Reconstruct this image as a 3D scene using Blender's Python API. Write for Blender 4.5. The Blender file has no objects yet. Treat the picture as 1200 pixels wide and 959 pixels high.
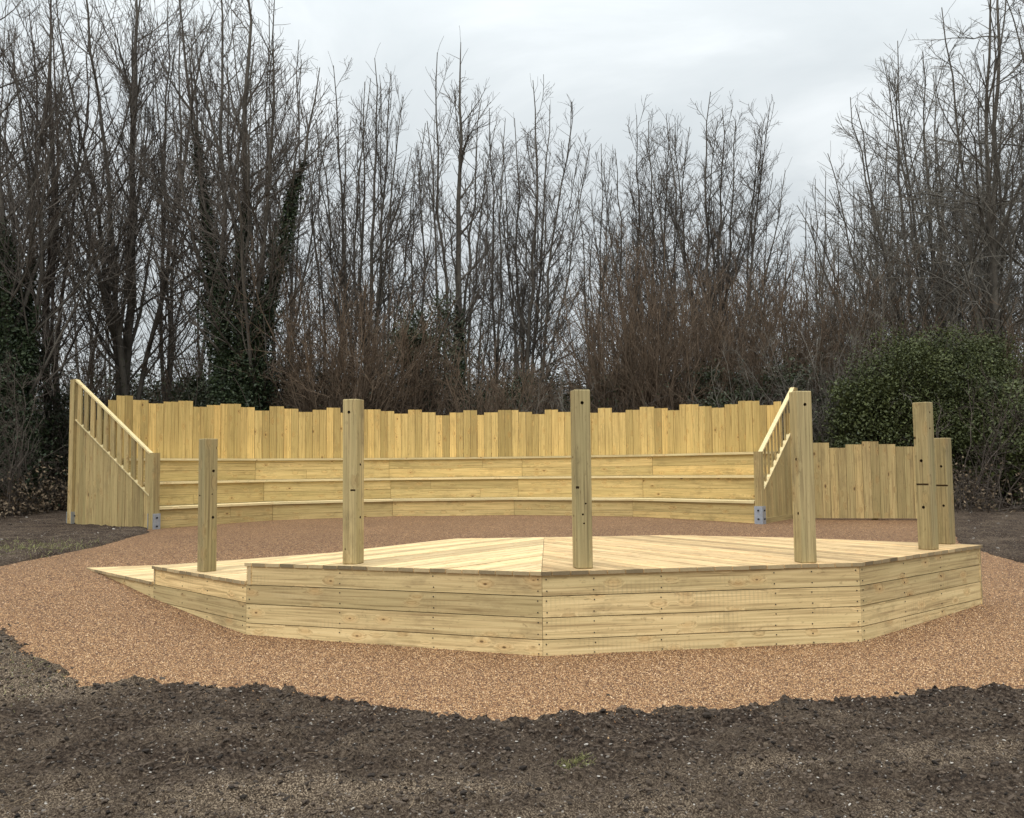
import bpy, bmesh, math, random
import numpy as np
from mathutils import Vector, Matrix
rng = np.random.default_rng(11)
random.seed(5)
S = bpy.context.scene
COL = S.collection
# ------------------------------------------------------------------ camera
F = 1034.0; W0, H0 = 1200.0, 959.0
EYE = Vector((0, 0, 1.40)); PITCH = math.radians(3.9); ROLL = math.radians(-0.62)
cam = bpy.data.cameras.new('camera'); camo = bpy.data.objects.new('camera', cam); COL.objects.link(camo)
RM = Matrix.Rotation(math.pi / 2 + PITCH, 3, 'X') @ Matrix.Rotation(ROLL, 3, 'Z')
camo.matrix_world = Matrix.Translation(EYE) @ RM.to_4x4()
cam.sensor_fit = 'HORIZONTAL'; cam.sensor_width = 36; cam.lens = F / W0 * 36
cam.clip_start = 0.05; cam.clip_end = 2000
S.camera = camo
def ray(px, py):
    return RM @ Vector(((px - W0 / 2) / F, -(py - H0 / 2) / F, -1))
def at(px, py, z=None, y=None):
    """metres in the place: where the sight line of a photo pixel meets height z or distance y"""
    d = ray(px, py)
    t = (z - EYE.z) / d.z if z is not None else (y - EYE.y) / d.y
    return EYE + d * t
RI = RM.inverted()
def px_of(p):
    q = RI @ (Vector(p) - EYE)
    return W0 / 2 + F * q.x / -q.z, H0 / 2 - F * q.y / -q.z

# ------------------------------------------------------------------ objects
def link(name, me, mat, parent=None, loc=None):
    o = bpy.data.objects.new(name, me); COL.objects.link(o)
    if mat is not None and me is not None:
        for m in (mat if isinstance(mat, (list, tuple)) else [mat]): me.materials.append(m)
    if parent is not None: o.parent = parent
    if loc is not None: o.location = loc
    return o
def tag(o, label=None, cat=None, group=None, kind=None):
    if label: o['label'] = label
    if cat: o['category'] = cat
    if group: o['group'] = group
    if kind: o['kind'] = kind
    return o
def empty(name, loc, label, cat, group=None):
    o = bpy.data.objects.new(name, None); COL.objects.link(o); o.location = loc
    o.empty_display_size = .2
    return tag(o, label, cat, group)
def np_mesh(name, verts, faces, smooth=False, attrs=None):
    """faces: list of int arrays (n,k)"""
    me = bpy.data.meshes.new(name)
    verts = np.asarray(verts, dtype=np.float32)
    me.vertices.add(len(verts)); me.vertices.foreach_set('co', verts.ravel())
    faces = [np.asarray(f, dtype=np.int32) for f in faces if len(f)]
    nl = sum(f.size for f in faces); nf = sum(len(f) for f in faces)
    me.loops.add(nl); me.polygons.add(nf)
    me.loops.foreach_set('vertex_index', np.concatenate([f.ravel() for f in faces]))
    tot = np.concatenate([np.full(len(f), f.shape[1], dtype=np.int32) for f in faces])
    st = np.concatenate([[0], np.cumsum(tot)[:-1]]).astype(np.int32)
    me.polygons.foreach_set('loop_start', st)
    me.polygons.foreach_set('use_smooth', np.full(nf, smooth, dtype=bool))
    me.update(calc_edges=True)
    for k, v in (attrs or {}).items():
        v = np.asarray(v, dtype=np.float32)
        if v.ndim == 1:
            a = me.attributes.new(k, 'FLOAT', 'POINT'); a.data.foreach_set('value', v)
        else:
            a = me.attributes.new(k, 'FLOAT_VECTOR', 'POINT'); a.data.foreach_set('vector', v.ravel())
    return me

class Boards:
    """sawn boards collected into one mesh; each carries grain coordinates, a tone and an end-grain flag"""
    def __init__(s, origin=(0, 0, 0)):
        s.v = []; s.f = []; s.g = []; s.t = []; s.e = []; s.m = {}; s.o = Vector(origin)
    def prism(s, loop, up, along, tone=None, off=None, cham=0.0):
        """loop: polygon corners (Vectors, planar), up: extrusion vector; along: grain direction"""
        tone = random.random() if tone is None else tone
        off = Vector((random.uniform(0, 60), random.uniform(0, 60), random.uniform(0, 60))) if off is None else off
        a = along.normalized(); u = up.normalized(); c = a.cross(u)
        if c.length < .1:
            c = (loop[1] - loop[0]).normalized(); u = a.cross(c)
        c.normalize()
        nrm = (loop[1] - loop[0]).cross(loop[2] - loop[1])
        if nrm.dot(up) < 0: loop = loop[::-1]
        n = len(loop); b = len(s.v)
        def put(p, e):
            s.v.append(p - s.o); s.g.append((p.dot(a) + off.x, p.dot(c) + off.y, p.dot(u) + off.z)); s.t.append(tone); s.e.append(e)
        for p in loop: put(p, 0)
        for p in loop: put(p + up, 0)
        s.f.append([b + i for i in range(n)][::-1]); s.f.append([b + n + i for i in range(n)])
        for i in range(n):
            j = (i + 1) % n
            ed = (loop[j] - loop[i])
            en = ed.cross(up).normalized()
            isend = 1.0 if abs(en.dot(a)) > .35 else 0.0
            k = len(s.v)
            for p in (loop[i], loop[j], loop[j] + up, loop[i] + up): put(p, isend)
            s.f.append([k, k + 1, k + 2, k + 3])
    def box(s, p0, ax, ay, az, along=None, tone=None, jit=0.0):
        """box from corner p0 spanned by three vectors; rounded by a small bevel on the faces' long edges"""
        j = lambda: Vector((random.uniform(-jit, jit), random.uniform(-jit, jit), random.uniform(-jit, jit))) if jit else Vector()
        s.prism([p0 + j(), p0 + ax + j(), p0 + ax + ay + j(), p0 + ay + j()], az, along or ax, tone)
    def stud(s, c, n, r, h, k=8):
        q = n.to_track_quat('Z', 'Y').to_matrix(); f0 = len(s.f)
        s.prism([c + q @ Vector((r * math.cos(i * 2 * math.pi / k), r * math.sin(i * 2 * math.pi / k), 0)) for i in range(k)], n * h, Vector((0, 0, 1)) if abs(n.z) < .9 else Vector((1, 0, 0)))
        for i in range(f0, len(s.f)): s.m[i] = 1
    def build(s, name, mat, parent=None, bevel=0.0):
        me = bpy.data.meshes.new(name)
        me.from_pydata([tuple(v) for v in s.v], [], s.f)
        if s.m:
            mat = [mat, M['bolt']]
            for i in s.m: me.polygons[i].material_index = 1
        a = me.attributes.new('gco', 'FLOAT_VECTOR', 'POINT'); a.data.foreach_set('vector', np.array(s.g, dtype=np.float32).ravel())
        a = me.attributes.new('tone', 'FLOAT', 'POINT'); a.data.foreach_set('value', np.array(s.t, dtype=np.float32))
        a = me.attributes.new('endg', 'FLOAT', 'POINT'); a.data.foreach_set('value', np.array(s.e, dtype=np.float32))
        me.update()
        return link(name, me, mat, parent)

# ------------------------------------------------------------------ materials
def nt(m):
    m.use_nodes = True; t = m.node_tree; t.nodes.clear()
    out = t.nodes.new('ShaderNodeOutputMaterial'); b = t.nodes.new('ShaderNodeBsdfPrincipled')
    t.links.new(b.outputs[0], out.inputs[0]); return t, b
def N(t, typ, ins=None, **kw):
    n = t.nodes.new(typ)
    for k, v in kw.items(): setattr(n, k, v)
    for k, v in (ins or {}).items():
        if isinstance(v, bpy.types.NodeSocket): t.links.new(v, n.inputs[k])
        else: n.inputs[k].default_value = v
    return n
def ramp(t, fac, stops, interp='LINEAR'):
    n = t.nodes.new('ShaderNodeValToRGB'); n.color_ramp.interpolation = interp
    el = n.color_ramp.elements
    while len(el) < len(stops): el.new(.5)
    for e, (p, c) in zip(el, stops):
        e.position = p; e.color = (c[0], c[1], c[2], 1) if len(c) >= 3 else (c[0],) * 3 + (1,)
    t.links.new(fac, n.inputs[0]); return n.outputs[0]
def mix(t, fac, a, b, mode='MIX'):
    n = t.nodes.new('ShaderNodeMix'); n.data_type = 'RGBA'; n.blend_type = mode
    for i, v in ((0, fac), (6, a), (7, b)):
        if isinstance(v, bpy.types.NodeSocket): t.links.new(v, n.inputs[i])
        elif i == 0: n.inputs[0].default_value = v
        else: n.inputs[i].default_value = (v[0], v[1], v[2], 1)
    return n.outputs[2]
def math_(t, op, a, b=0.0, clamp=False):
    n = t.nodes.new('ShaderNodeMath'); n.operation = op; n.use_clamp = clamp
    for i, v in ((0, a), (1, b)):
        if isinstance(v, bpy.types.NodeSocket): t.links.new(v, n.inputs[i])
        else: n.inputs[i].default_value = v
    return n.outputs[0]

def wood(name, pale, mid, dark, knot=(.10, .055, .022), endc=(.10, .085, .06), green=.5, src='gco', knots=1.0, streak=.5, vary=1.0, marks=False, gate_=.42, kmax=.15):
    m = bpy.data.materials.new(name); t, b = nt(m)
    if src == 'gco':
        co = N(t, 'ShaderNodeAttribute', attribute_name='gco').outputs['Vector']
        tone = N(t, 'ShaderNodeAttribute', attribute_name='tone').outputs['Fac']
        endg = N(t, 'ShaderNodeAttribute', attribute_name='endg').outputs['Fac']
    else:
        c0 = N(t, 'ShaderNodeTexCoord').outputs['Object']
        info = N(t, 'ShaderNodeObjectInfo')
        sw = N(t, 'ShaderNodeSeparateXYZ', {0: c0})
        rnd = math_(t, 'MULTIPLY', info.outputs['Random'], 40.0)
        co = N(t, 'ShaderNodeCombineXYZ', {0: math_(t, 'ADD', sw.outputs[2], rnd), 1: math_(t, 'ADD', sw.outputs[0], rnd), 2: sw.outputs[1]}).outputs[0]
        tone = info.outputs['Random']; endg = None
    # knots: cells stretched along the board
    kv = N(t, 'ShaderNodeMapping', {0: co, 3: (4.6, 9.0, 9.0)}).outputs[0]
    vor = N(t, 'ShaderNodeTexVoronoi', {'Vector': kv, 'Scale': 1.0, 'Randomness': 1.0})
    kd = vor.outputs['Distance']
    # only some cells hold a knot
    gate = N(t, 'ShaderNodeSeparateColor', {0: vor.outputs['Color']})
    g = math_(t, 'GREATER_THAN', gate.outputs[0], gate_)
    kr = math_(t, 'MULTIPLY_ADD', math_(t, 'POWER', gate.outputs[1], 1.6), kmax, ); kr.node.inputs[2].default_value = .03
    kn = math_(t, 'MULTIPLY', ramp(t, math_(t, 'DIVIDE', kd, kr), [(.55, (1,)), (1.0, (0,))]), g)
    halo = math_(t, 'MULTIPLY', ramp(t, kd, [(.05, (1,)), (.42, (0,))]), g)
    # grain lines bend round the knots
    sc = N(t, 'ShaderNodeMapping', {0: co, 3: (1.3, 60.0, 60.0)}).outputs[0]
    wv = N(t, 'ShaderNodeVectorMath', {0: sc, 1: N(t, 'ShaderNodeCombineXYZ', {1: math_(t, 'MULTIPLY', halo, 3.0), 2: math_(t, 'MULTIPLY', halo, 2.0)}).outputs[0]}, operation='ADD').outputs[0]
    gr = N(t, 'ShaderNodeTexNoise', {'Vector': wv, 'Scale': 1.0, 'Detail': 4.0, 'Roughness': .6, 'Distortion': .4}).outputs[0]
    st = N(t, 'ShaderNodeTexNoise', {'Vector': N(t, 'ShaderNodeMapping', {0: co, 3: (.7, 9.0, 9.0)}).outputs[0], 'Scale': 1.0, 'Detail': 5.0, 'Roughness': .65}).outputs[0]
    col = ramp(t, gr, [(.30, dark), (.52, mid), (.72, pale)])
    vv = lambda c: tuple(max(.3, 1 + (x - 1) * vary) for x in c)
    tn = ramp(t, tone, [(0.0, vv((.68, .67, .64))), (.3, vv((.86, .85, .82))), (.65, (1.0, .99, .97)), (1.0, vv((1.12, 1.07, 1.0)))])
    col = mix(t, 1.0, col, tn, 'MULTIPLY')
    # green-grey preservative cast and weather streaks in patches
    gn = ramp(t, st, [(.42, (0,)), (.66, (1,))])
    col = mix(t, math_(t, 'MULTIPLY', gn, green), col, (mid[0] * .62, mid[1] * .74, mid[2] * .66))
    bl = N(t, 'ShaderNodeTexNoise', {'Vector': N(t, 'ShaderNodeMapping', {0: co, 3: (2.2, 5.0, 5.0)}).outputs[0], 'Scale': 1.0, 'Detail': 7.0, 'Roughness': .7}).outputs[0]
    col = mix(t, math_(t, 'MULTIPLY', ramp(t, bl, [(.53, (0,)), (.72, (1,))]), streak), col, (dark[0] * .62, dark[1] * .62, dark[2] * .62))
    col = mix(t, math_(t, 'MULTIPLY', halo, .35), col, (mid[0] * .85, mid[1] * .62, mid[2] * .45))
    col = mix(t, math_(t, 'MULTIPLY', kn, knots * .85), col, knot)
    # short dark flecks and resin specks
    fl = N(t, 'ShaderNodeTexNoise', {'Vector': N(t, 'ShaderNodeMapping', {0: co, 3: (14.0, 45.0, 45.0)}).outputs[0], 'Scale': 1.0, 'Detail': 3.0, 'Roughness': .6}).outputs[0]
    col = mix(t, math_(t, 'MULTIPLY', ramp(t, fl, [(.62, (0,)), (.74, (1,))]), .5), col, (dark[0] * .5, dark[1] * .45, dark[2] * .4))
    if marks:
        sl = N(t, 'ShaderNodeTexNoise', {'Vector': N(t, 'ShaderNodeMapping', {0: co, 2: (.3, .5, .75), 3: (26.0, 9.0, 26.0)}).outputs[0], 'Scale': 1.0, 'Detail': 4.0, 'Roughness': .7, 'Distortion': .8}).outputs[0]
        col = mix(t, math_(t, 'MULTIPLY', ramp(t, sl, [(.63, (0,)), (.72, (1,))]), .5), col, (dark[0] * .62, dark[1] * .55, dark[2] * .5))
        # faint feed-roller bars across the boards, in patches
        wv2 = N(t, 'ShaderNodeTexWave', {'Vector': co, 'Scale': 9.0, 'Distortion': 1.0, 'Detail': 2.0}, bands_direction='X').outputs['Fac']
        pt = N(t, 'ShaderNodeTexNoise', {'Vector': N(t, 'ShaderNodeMapping', {0: co, 3: (1.6, 4.0, 4.0)}).outputs[0], 'Scale': 1.0, 'Detail': 3.0}).outputs[0]
        mk = math_(t, 'MULTIPLY', ramp(t, wv2, [(.55, (0,)), (.9, (1,))]), ramp(t, pt, [(.55, (0,)), (.68, (1,))]))
        col = mix(t, math_(t, 'MULTIPLY', mk, .2), col, (.20, .165, .10))
    if endg is not None and endc is not None:
        ev = N(t, 'ShaderNodeMix', {0: tone}, data_type='RGBA')
        col = mix(t, math_(t, 'MULTIPLY', endg, .85), col, mix(t, tone, (endc[0] * .5, endc[1] * .5, endc[2] * .5), (endc[0] * 1.7, endc[1] * 1.7, endc[2] * 1.6)))
    t.links.new(col, b.inputs['Base Color'])
    b.inputs['Roughness'].default_value = .72
    b.inputs['Specular IOR Level'].default_value = .25
    bh = math_(t, 'ADD', math_(t, 'MULTIPLY', gr, .6), math_(t, 'MULTIPLY', kn, -.5))
    bp = N(t, 'ShaderNodeBump', {'Strength': .35, 'Distance': .004, 'Height': bh}).outputs[0]
    t.links.new(bp, b.inputs['Normal'])
    return m
M = {}
M['facing'] = wood('timber_facing', (.82, .645, .355), (.69, .525, .27), (.36, .25, .12), endc=(.26, .20, .12), streak=.6, green=.2, marks=True, vary=1.1, gate_=.5, kmax=.075)
M['deck'] = wood('timber_deck', (.84, .66, .39), (.70, .52, .28), (.42, .28, .14), endc=(.24, .19, .115), green=.05, knots=.6, streak=.8, vary=1.0)
M['fence'] = wood('timber_fence', (.74, .545, .225), (.62, .445, .17), (.40, .27, .10), endc=(.55, .42, .20), green=.18, streak=.45, vary=1.25)
M['riser'] = wood('timber_riser', (.72, .545, .255), (.58, .43, .185), (.34, .245, .10), endc=(.45, .34, .16), green=.25, streak=.6, vary=1.1)
M['seat'] = wood('timber_seat', (.82, .69, .40), (.74, .60, .33), (.52, .41, .21), endc=(.5, .4, .22), green=.2, streak=.2)
M['screen'] = wood('timber_screen', (.53, .40, .19), (.43, .32, .145), (.25, .175, .08), endc=(.5, .4, .2), green=.35, streak=.6, vary=1.1)
M['post'] = wood('timber_post', (.52, .415, .215), (.42, .33, .165), (.22, .165, .08), src='obj', green=.35, streak=.6, knots=.95)

def simple(name, c, rough=.7, metal=0.0, var=0.0, scale=6.0, bump=0.0, bscale=60):
    m = bpy.data.materials.new(name); t, b = nt(m)
    co = N(t, 'ShaderNodeTexCoord').outputs['Object']
    n = N(t, 'ShaderNodeTexNoise', {'Vector': co, 'Scale': scale, 'Detail': 6.0, 'Roughness': .65}).outputs[0]
    col = ramp(t, n, [(.3, tuple(x * (1 - var) for x in c)), (.7, tuple(x * (1 + var) for x in c))])
    t.links.new(col, b.inputs['Base Color'])
    b.inputs['Roughness'].default_value = rough; b.inputs['Metallic'].default_value = metal
    b.inputs['Specular IOR Level'].default_value = .2
    if bump:
        n2 = N(t, 'ShaderNodeTexNoise', {'Vector': co, 'Scale': bscale, 'Detail': 5.0}).outputs[0]
        t.links.new(N(t, 'ShaderNodeBump', {'Strength': bump, 'Distance': .01, 'Height': n2}).outputs[0], b.inputs['Normal'])
    return m
M['galv'] = simple('galvanised_steel', (.42, .46, .52), .45, .75, .15, 20)
M['bolt'] = simple('dark_bolt', (.03, .03, .03), .5, .4)
M['hole'] = simple('dark_hole_wood', (.11, .07, .035), .9)  # dark brown on the cut faces of post holes and slots
M['bark'] = simple('grey_bark', (.095, .083, .068), .9, 0, .35, 3, .5, 30)
M['twig'] = simple('grey_twig', (.112, .095, .080), .9, 0, .3, 1.5)
M['twig_pale'] = simple('pale_twig', (.145, .130, .108), .9, 0, .3, 1.5)
M['hazel'] = simple('brown_hazel', (.135, .098, .068), .9, 0, .35, 2)
M['hazel_dark'] = simple('dark_brown_stem', (.085, .068, .055), .9, 0, .35, 2)
def leafmat(name, a, bb, rough=.45, trans=.0):
    m = bpy.data.materials.new(name); t, b = nt(m)
    r = N(t, 'ShaderNodeAttribute', attribute_name='tone').outputs['Fac']
    t.links.new(ramp(t, r, [(0, a), (1, bb)]), b.inputs['Base Color'])
    b.inputs['Roughness'].default_value = rough; b.inputs['Specular IOR Level'].default_value = .35
    return m
M['ivy'] = leafmat('ivy_leaf', (.012, .022, .010), (.05, .07, .028), .5)
M['laurel'] = leafmat('evergreen_leaf', (.017, .023, .008), (.100, .115, .034), .6)
M['holly'] = leafmat('dark_evergreen_leaf', (.014, .022, .010), (.055, .065, .028), .5)
M['grass'] = leafmat('grass_blade', (.10, .10, .035), (.26, .25, .10), .7)
M['straw'] = leafmat('dry_litter', (.05, .035, .022), (.22, .16, .10), .9)
M['chip'] = leafmat('pale_chip', (.13, .11, .09), (.42, .38, .33), .85)
M['stone'] = leafmat('gravel_stone', (0, 0, 0), (1, 1, 1), .7)
_t = M['stone'].node_tree; _r = [n for n in _t.nodes if n.type == 'VALTORGB'][0].color_ramp
for _p, _c in [(.3, (.21, .102, .043)), (.6, (.33, .182, .080)), (.88, (.46, .285, .138))]:
    _e = _r.elements.new(_p); _e.color = (*_c, 1)
_r.elements[0].color = (.06, .027, .014, 1); _r.elements[-1].color = (.62, .43, .26, 1)
M['crumb'] = leafmat('soil_crumb', (.010, .007, .005), (.105, .077, .055), .95)

# gravel
def gravel_mat():
    m = bpy.data.materials.new('resin_gravel'); t, b = nt(m)
    co = N(t, 'ShaderNodeTexCoord').outputs['Object']
    v = N(t, 'ShaderNodeTexVoronoi', {'Vector': co, 'Scale': 70.0}); d = v.outputs['Distance']; c = N(t, 'ShaderNodeSeparateColor', {0: v.outputs['Color']})
    col = ramp(t, c.outputs[0], [(0, (.06, .028, .016)), (.25, (.175, .085, .044)), (.55, (.31, .172, .079)), (.85, (.44, .268, .130)), (1, (.58, .40, .25))])
    big = N(t, 'ShaderNodeTexNoise', {'Vector': co, 'Scale': .7, 'Detail': 5.0, 'Roughness': .6}).outputs[0]
    col = mix(t, 1.0, col, ramp(t, big, [(.3, (.80, .78, .77)), (.7, (1.08, 1.06, 1.04))]), 'MULTIPLY')
    g2 = N(t, 'ShaderNodeTexNoise', {'Vector': co, 'Scale': 26.0, 'Detail': 3.0, 'Roughness': .75}).outputs[0]
    col = mix(t, 1.0, col, ramp(t, g2, [(.36, (.66, .64, .62)), (.64, (1.25, 1.24, 1.22))]), 'MULTIPLY')
    gap = ramp(t, d, [(.0, (0,)), (.38, (0,)), (.58, (1,))])
    col = mix(t, math_(t, 'MULTIPLY', gap, .75), col, (.07, .038, .022))
    t.links.new(col, b.inputs['Base Color']); b.inputs['Roughness'].default_value = .75; b.inputs['Specular IOR Level'].default_value = .2
    h = math_(t, 'SUBTRACT', 1.0, d)
    t.links.new(N(t, 'ShaderNodeBump', {'Strength': .8, 'Distance': .006, 'Height': h}).outputs[0], b.inputs['Normal'])
    return m
M['gravel'] = gravel_mat()
def soil_mat():
    m = bpy.data.materials.new('dark_soil'); t, b = nt(m)
    co = N(t, 'ShaderNodeTexCoord').outputs['Object']
    dry = N(t, 'ShaderNodeAttribute', attribute_name='dry').outputs['Fac']
    n1 = N(t, 'ShaderNodeTexNoise', {'Vector': co, 'Scale': 45.0, 'Detail': 8.0, 'Roughness': .75}).outputs[0]
    n2 = N(t, 'ShaderNodeTexNoise', {'Vector': co, 'Scale': 2.2, 'Detail': 7.0, 'Roughness': .65}).outputs[0]
    col = ramp(t, n1, [(.37, (.008, .005, .0035)), (.49, (.042, .029, .021)), (.59, (.108, .079, .057)), (.72, (.30, .235, .17))])
    dr = math_(t, 'ADD', math_(t, 'MULTIPLY', ramp(t, n2, [(.45, (0,)), (.68, (1,))]), .45), dry, True)
    v0 = N(t, 'ShaderNodeTexNoise', {'Vector': co, 'Scale': 120.0, 'Detail': 4.0, 'Roughness': .7}).outputs[0]
    drc = ramp(t, v0, [(.36, (.022, .015, .010)), (.5, (.115, .082, .056)), (.61, (.43, .335, .235))])
    col = mix(t, dr, col, drc)
    v = N(t, 'ShaderNodeTexVoronoi', {'Vector': co, 'Scale': 55.0}); c = N(t, 'ShaderNodeSeparateColor', {0: v.outputs['Color']})
    ch = math_(t, 'MULTIPLY', math_(t, 'GREATER_THAN', c.outputs[0], .93), math_(t, 'LESS_THAN', v.outputs['Distance'], .28))
    col = mix(t, math_(t, 'MULTIPLY', ch, .8), col, (.36, .32, .28))
    t.links.new(col, b.inputs['Base Color']); b.inputs['Roughness'].default_value = .95; b.inputs['Specular IOR Level'].default_value = .1
    hh = math_(t, 'ADD', n1, math_(t, 'MULTIPLY', v0, .5))
    t.links.new(N(t, 'ShaderNodeBump', {'Strength': 1.0, 'Distance': .02, 'Height': hh}).outputs[0], b.inputs['Normal'])
    return m
M['soil'] = soil_mat()

# ------------------------------------------------------------------ terrain
def lattice(ix, iy, seed):
    h = (ix.astype(np.int64) * 374761393 + iy.astype(np.int64) * 668265263 + seed * 982451653) & 0x7fffffff
    h = ((h ^ (h >> 13)) * 1274126177) & 0x7fffffff
    return ((h ^ (h >> 16)) & 0xffff) / 65535.0
def vnoise(x, y, seed=0):
    ix = np.floor(x); iy = np.floor(y); fx = x - ix; fy = y - iy
    fx = fx * fx * (3 - 2 * fx); fy = fy * fy * (3 - 2 * fy)
    a = lattice(ix, iy, seed); b = lattice(ix + 1, iy, seed); c = lattice(ix, iy + 1, seed); d = lattice(ix + 1, iy + 1, seed)
    return (a * (1 - fx) + b * fx) * (1 - fy) + (c * (1 - fx) + d * fx) * fy
def fbm(x, y, sc, oct=4, seed=0, rough=.5):
    r = 0; amp = 1; tot = 0
    for k in range(oct):
        r = r + amp * vnoise(x * sc, y * sc, seed + k); tot += amp; amp *= rough; sc *= 2.03
    return r / tot
CP = np.array([(-6, 0, -.02), (0, 0, 0), (6, 0, 0), (-4, 3, 0), (0, 3, 0), (4, 3, 0), (-2.2, 4.6, 0), (0, 4.8, 0), (3, 5, 0),
    (-2.2, 7.2, .05), (.2, 6.4, .035), (2.66, 6.7, .035), (4.35, 8.15, .10), (-3.45, 8.5, .17), (-4.8, 9.9, .33), (-4.6, 7.6, .10), (-7, 9, .25), (-7.5, 12, .42),
    (-6, 14.7, .47), (-8, 15.6, .48), (-1.2, 17.5, .49), (4, 14.6, .46), (5.3, 16, .47), (6.5, 15.2, .45), (5.5, 8.5, .12), (7.5, 9.5, .2), (8, 13, .38), (9, 16, .5), (-9, 17, .55),
    (0, 12, .38), (3, 11, .3), (-12, 24, .55), (0, 26, .55), (12, 24, .55), (-14, 6, .1), (14, 6, .1), (-14, 14, .45), (16, 14, .45)], float)
def _tps(r): return np.where(r > 1e-9, r * r * np.log(r + 1e-12), 0)
_n = len(CP); _K = _tps(np.hypot(CP[:, None, 0] - CP[None, :, 0], CP[:, None, 1] - CP[None, :, 1])) + np.eye(_n) * .3
_P = np.c_[np.ones(_n), CP[:, :2]]; _A = np.block([[_K, _P], [_P.T, np.zeros((3, 3))]])
_w = np.linalg.solve(_A, np.r_[CP[:, 2], 0, 0, 0])
def z0(x, y):
    x = np.asarray(x, float); y = np.asarray(y, float)
    xc = np.clip(x, -16, 16); yc = np.clip(y, -1, 27)
    r = _w[_n] + _w[_n + 1] * xc + _w[_n + 2] * yc
    for i in range(_n): r = r + _w[i] * _tps(np.hypot(xc - CP[i, 0], yc - CP[i, 1]))
    return np.clip(r, -.1, .62)
def gz(x, y): return float(z0(x, y))
def on_ground(px, py):
    z = .2
    for _ in range(12):
        p = at(px, py, z=z); z = gz(p.x, p.y)
    return at(px, py, z=z)
EDGE = [(173, 625), (120, 640), (60, 652), (0, 664), (-90, 678), (-160, 705), (-60, 722), (0, 737), (35, 770), (90, 806), (160, 808), (250, 811), (330, 820), (400, 830), (480, 838), (560, 848), (640, 846), (760, 841),
        (900, 831), (1050, 820), (1200, 811), (1330, 790), (1420, 720), (1300, 682), (1240, 667), (1200, 660), (1160, 650), (1125, 640), (1112, 618)]
poly = np.array([tuple(on_ground(*e).xy) for e in EDGE] + [(7.1, 15.5), (5.3, 18), (-1.2, 20), (-7, 17)])
def signed(x, y):
    """distance to the gravel's edge, negative inside"""
    dmin = np.full(x.shape, 1e9); ins = np.zeros(x.shape, bool)
    for i in range(len(poly)):
        a = poly[i]; b = poly[(i + 1) % len(poly)]; e = b - a
        t = np.clip(((x - a[0]) * e[0] + (y - a[1]) * e[1]) / (e @ e), 0, 1)
        dmin = np.minimum(dmin, np.hypot(x - a[0] - t * e[0], y - a[1] - t * e[1]))
        c = (a[1] > y) != (b[1] > y)
        ins ^= c & (x < (b[0] - a[0]) * (y - a[1]) / (b[1] - a[1] + 1e-12) + a[0])
    return np.where(ins, -dmin, dmin)
def grow(a, step, k, end):
    r = [a]
    while abs(r[-1]) < abs(end): r.append(r[-1] + math.copysign(step, end)); step *= k
    return r[1:]
xs = np.array(sorted(grow(-7.0, .05, 1.12, -400) + list(np.arange(-7, 7.001, .028)) + grow(7.0, .05, 1.12, 400)))
ys = np.array(sorted([-300, -150, -70, -35, -18, -9, -5, -2, 0, 1, 1.6, 2.0, 2.3] + list(np.arange(2.5, 7.5, .018)) + list(np.arange(7.5, 20, .05)) + grow(20.0, .1, 1.12, 500)))
X, Y = np.meshgrid(xs, ys); xf, yf = X.ravel(), Y.ravel()
sd = signed(xf, yf)
wob = (fbm(xf, yf, 2.2, 4, 3) - .5) * .26 + (fbm(xf, yf, 11, 3, 9) - .5) * .20 + (fbm(xf, yf, 34, 2, 19) - .5) * .10
front = np.clip((7.5 - yf) / 1.5, 0, 1)
e = sd + wob * (.35 + .65 * front)
out = np.clip(e / .07, -1, 1)
lumps = (fbm(xf, yf, 1.1, 3, 21) - .5) * .05 + (fbm(xf, yf, 6, 4, 31) - .5) * .055 + np.maximum(fbm(xf, yf, 20, 3, 41) - .5, 0) * .07
lumps = lumps + (np.maximum(fbm(xf, yf, 26, 3, 61) - .5, -.05) * .075 + (fbm(xf, yf, 3.2, 3, 71) - .5) * .05) * front
ridge = np.exp(-((e - .10) / .12) ** 2) * (.008 + .055 * np.maximum(fbm(xf, yf, 5, 4, 55) - .3, 0)) * front
amp = np.clip(1.2 - yf / 40, .3, 1)
zg = z0(xf, yf) + np.where(out > 0, .012 * out + np.maximum(lumps * amp + .02, 0) * out + ridge, .05 * out)
nx, ny = len(xs), len(ys)
ii = (np.arange(ny - 1)[:, None] * nx + np.arange(nx - 1)[None, :]).ravel()
dry = np.clip(np.clip((-xf - 1.6) / 1.6, 0, 1) * np.clip((8.5 - yf) / 2, 0, 1) * .75 + np.clip((4.3 - yf) / .7, 0, 1) * .7, 0, 1) * (.1 + 1.5 * np.clip(fbm(xf, yf, 1.6, 4, 77) - .25, 0, 1))
dry = np.clip(dry * 1.2 - .1, 0, 1)
for px_, py_, rx_, ry_, k_ in [(340, 940, .55, .22, .9), (560, 930, .35, .14, .6), (900, 905, .5, .16, .5), (60, 800, .5, .5, .6), (1130, 890, .45, .2, .6), (250, 870, .4, .15, .4)]:
    c_ = on_ground(px_, py_); dry = np.clip(dry + k_ * np.exp(-((xf - c_.x) / rx_) ** 2 - ((yf - c_.y) / ry_) ** 2) * (.4 + 1.2 * fbm(xf, yf, 7, 3, 13)), 0, 1)
me = np_mesh('ground', np.c_[xf, yf, zg], [np.c_[ii, ii + 1, ii + nx + 1, ii + nx]], True, {'dry': dry})
tag(link('ground', me, M['soil']), kind='structure')
gx = np.arange(-13, 13.01, .12); gy = np.arange(4, 21, .12)
GX, GY = np.meshgrid(gx, gy); GXf, GYf = GX.ravel(), GY.ravel()
ii = (np.arange(len(gy) - 1)[:, None] * len(gx) + np.arange(len(gx) - 1)[None, :]).ravel()
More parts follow.
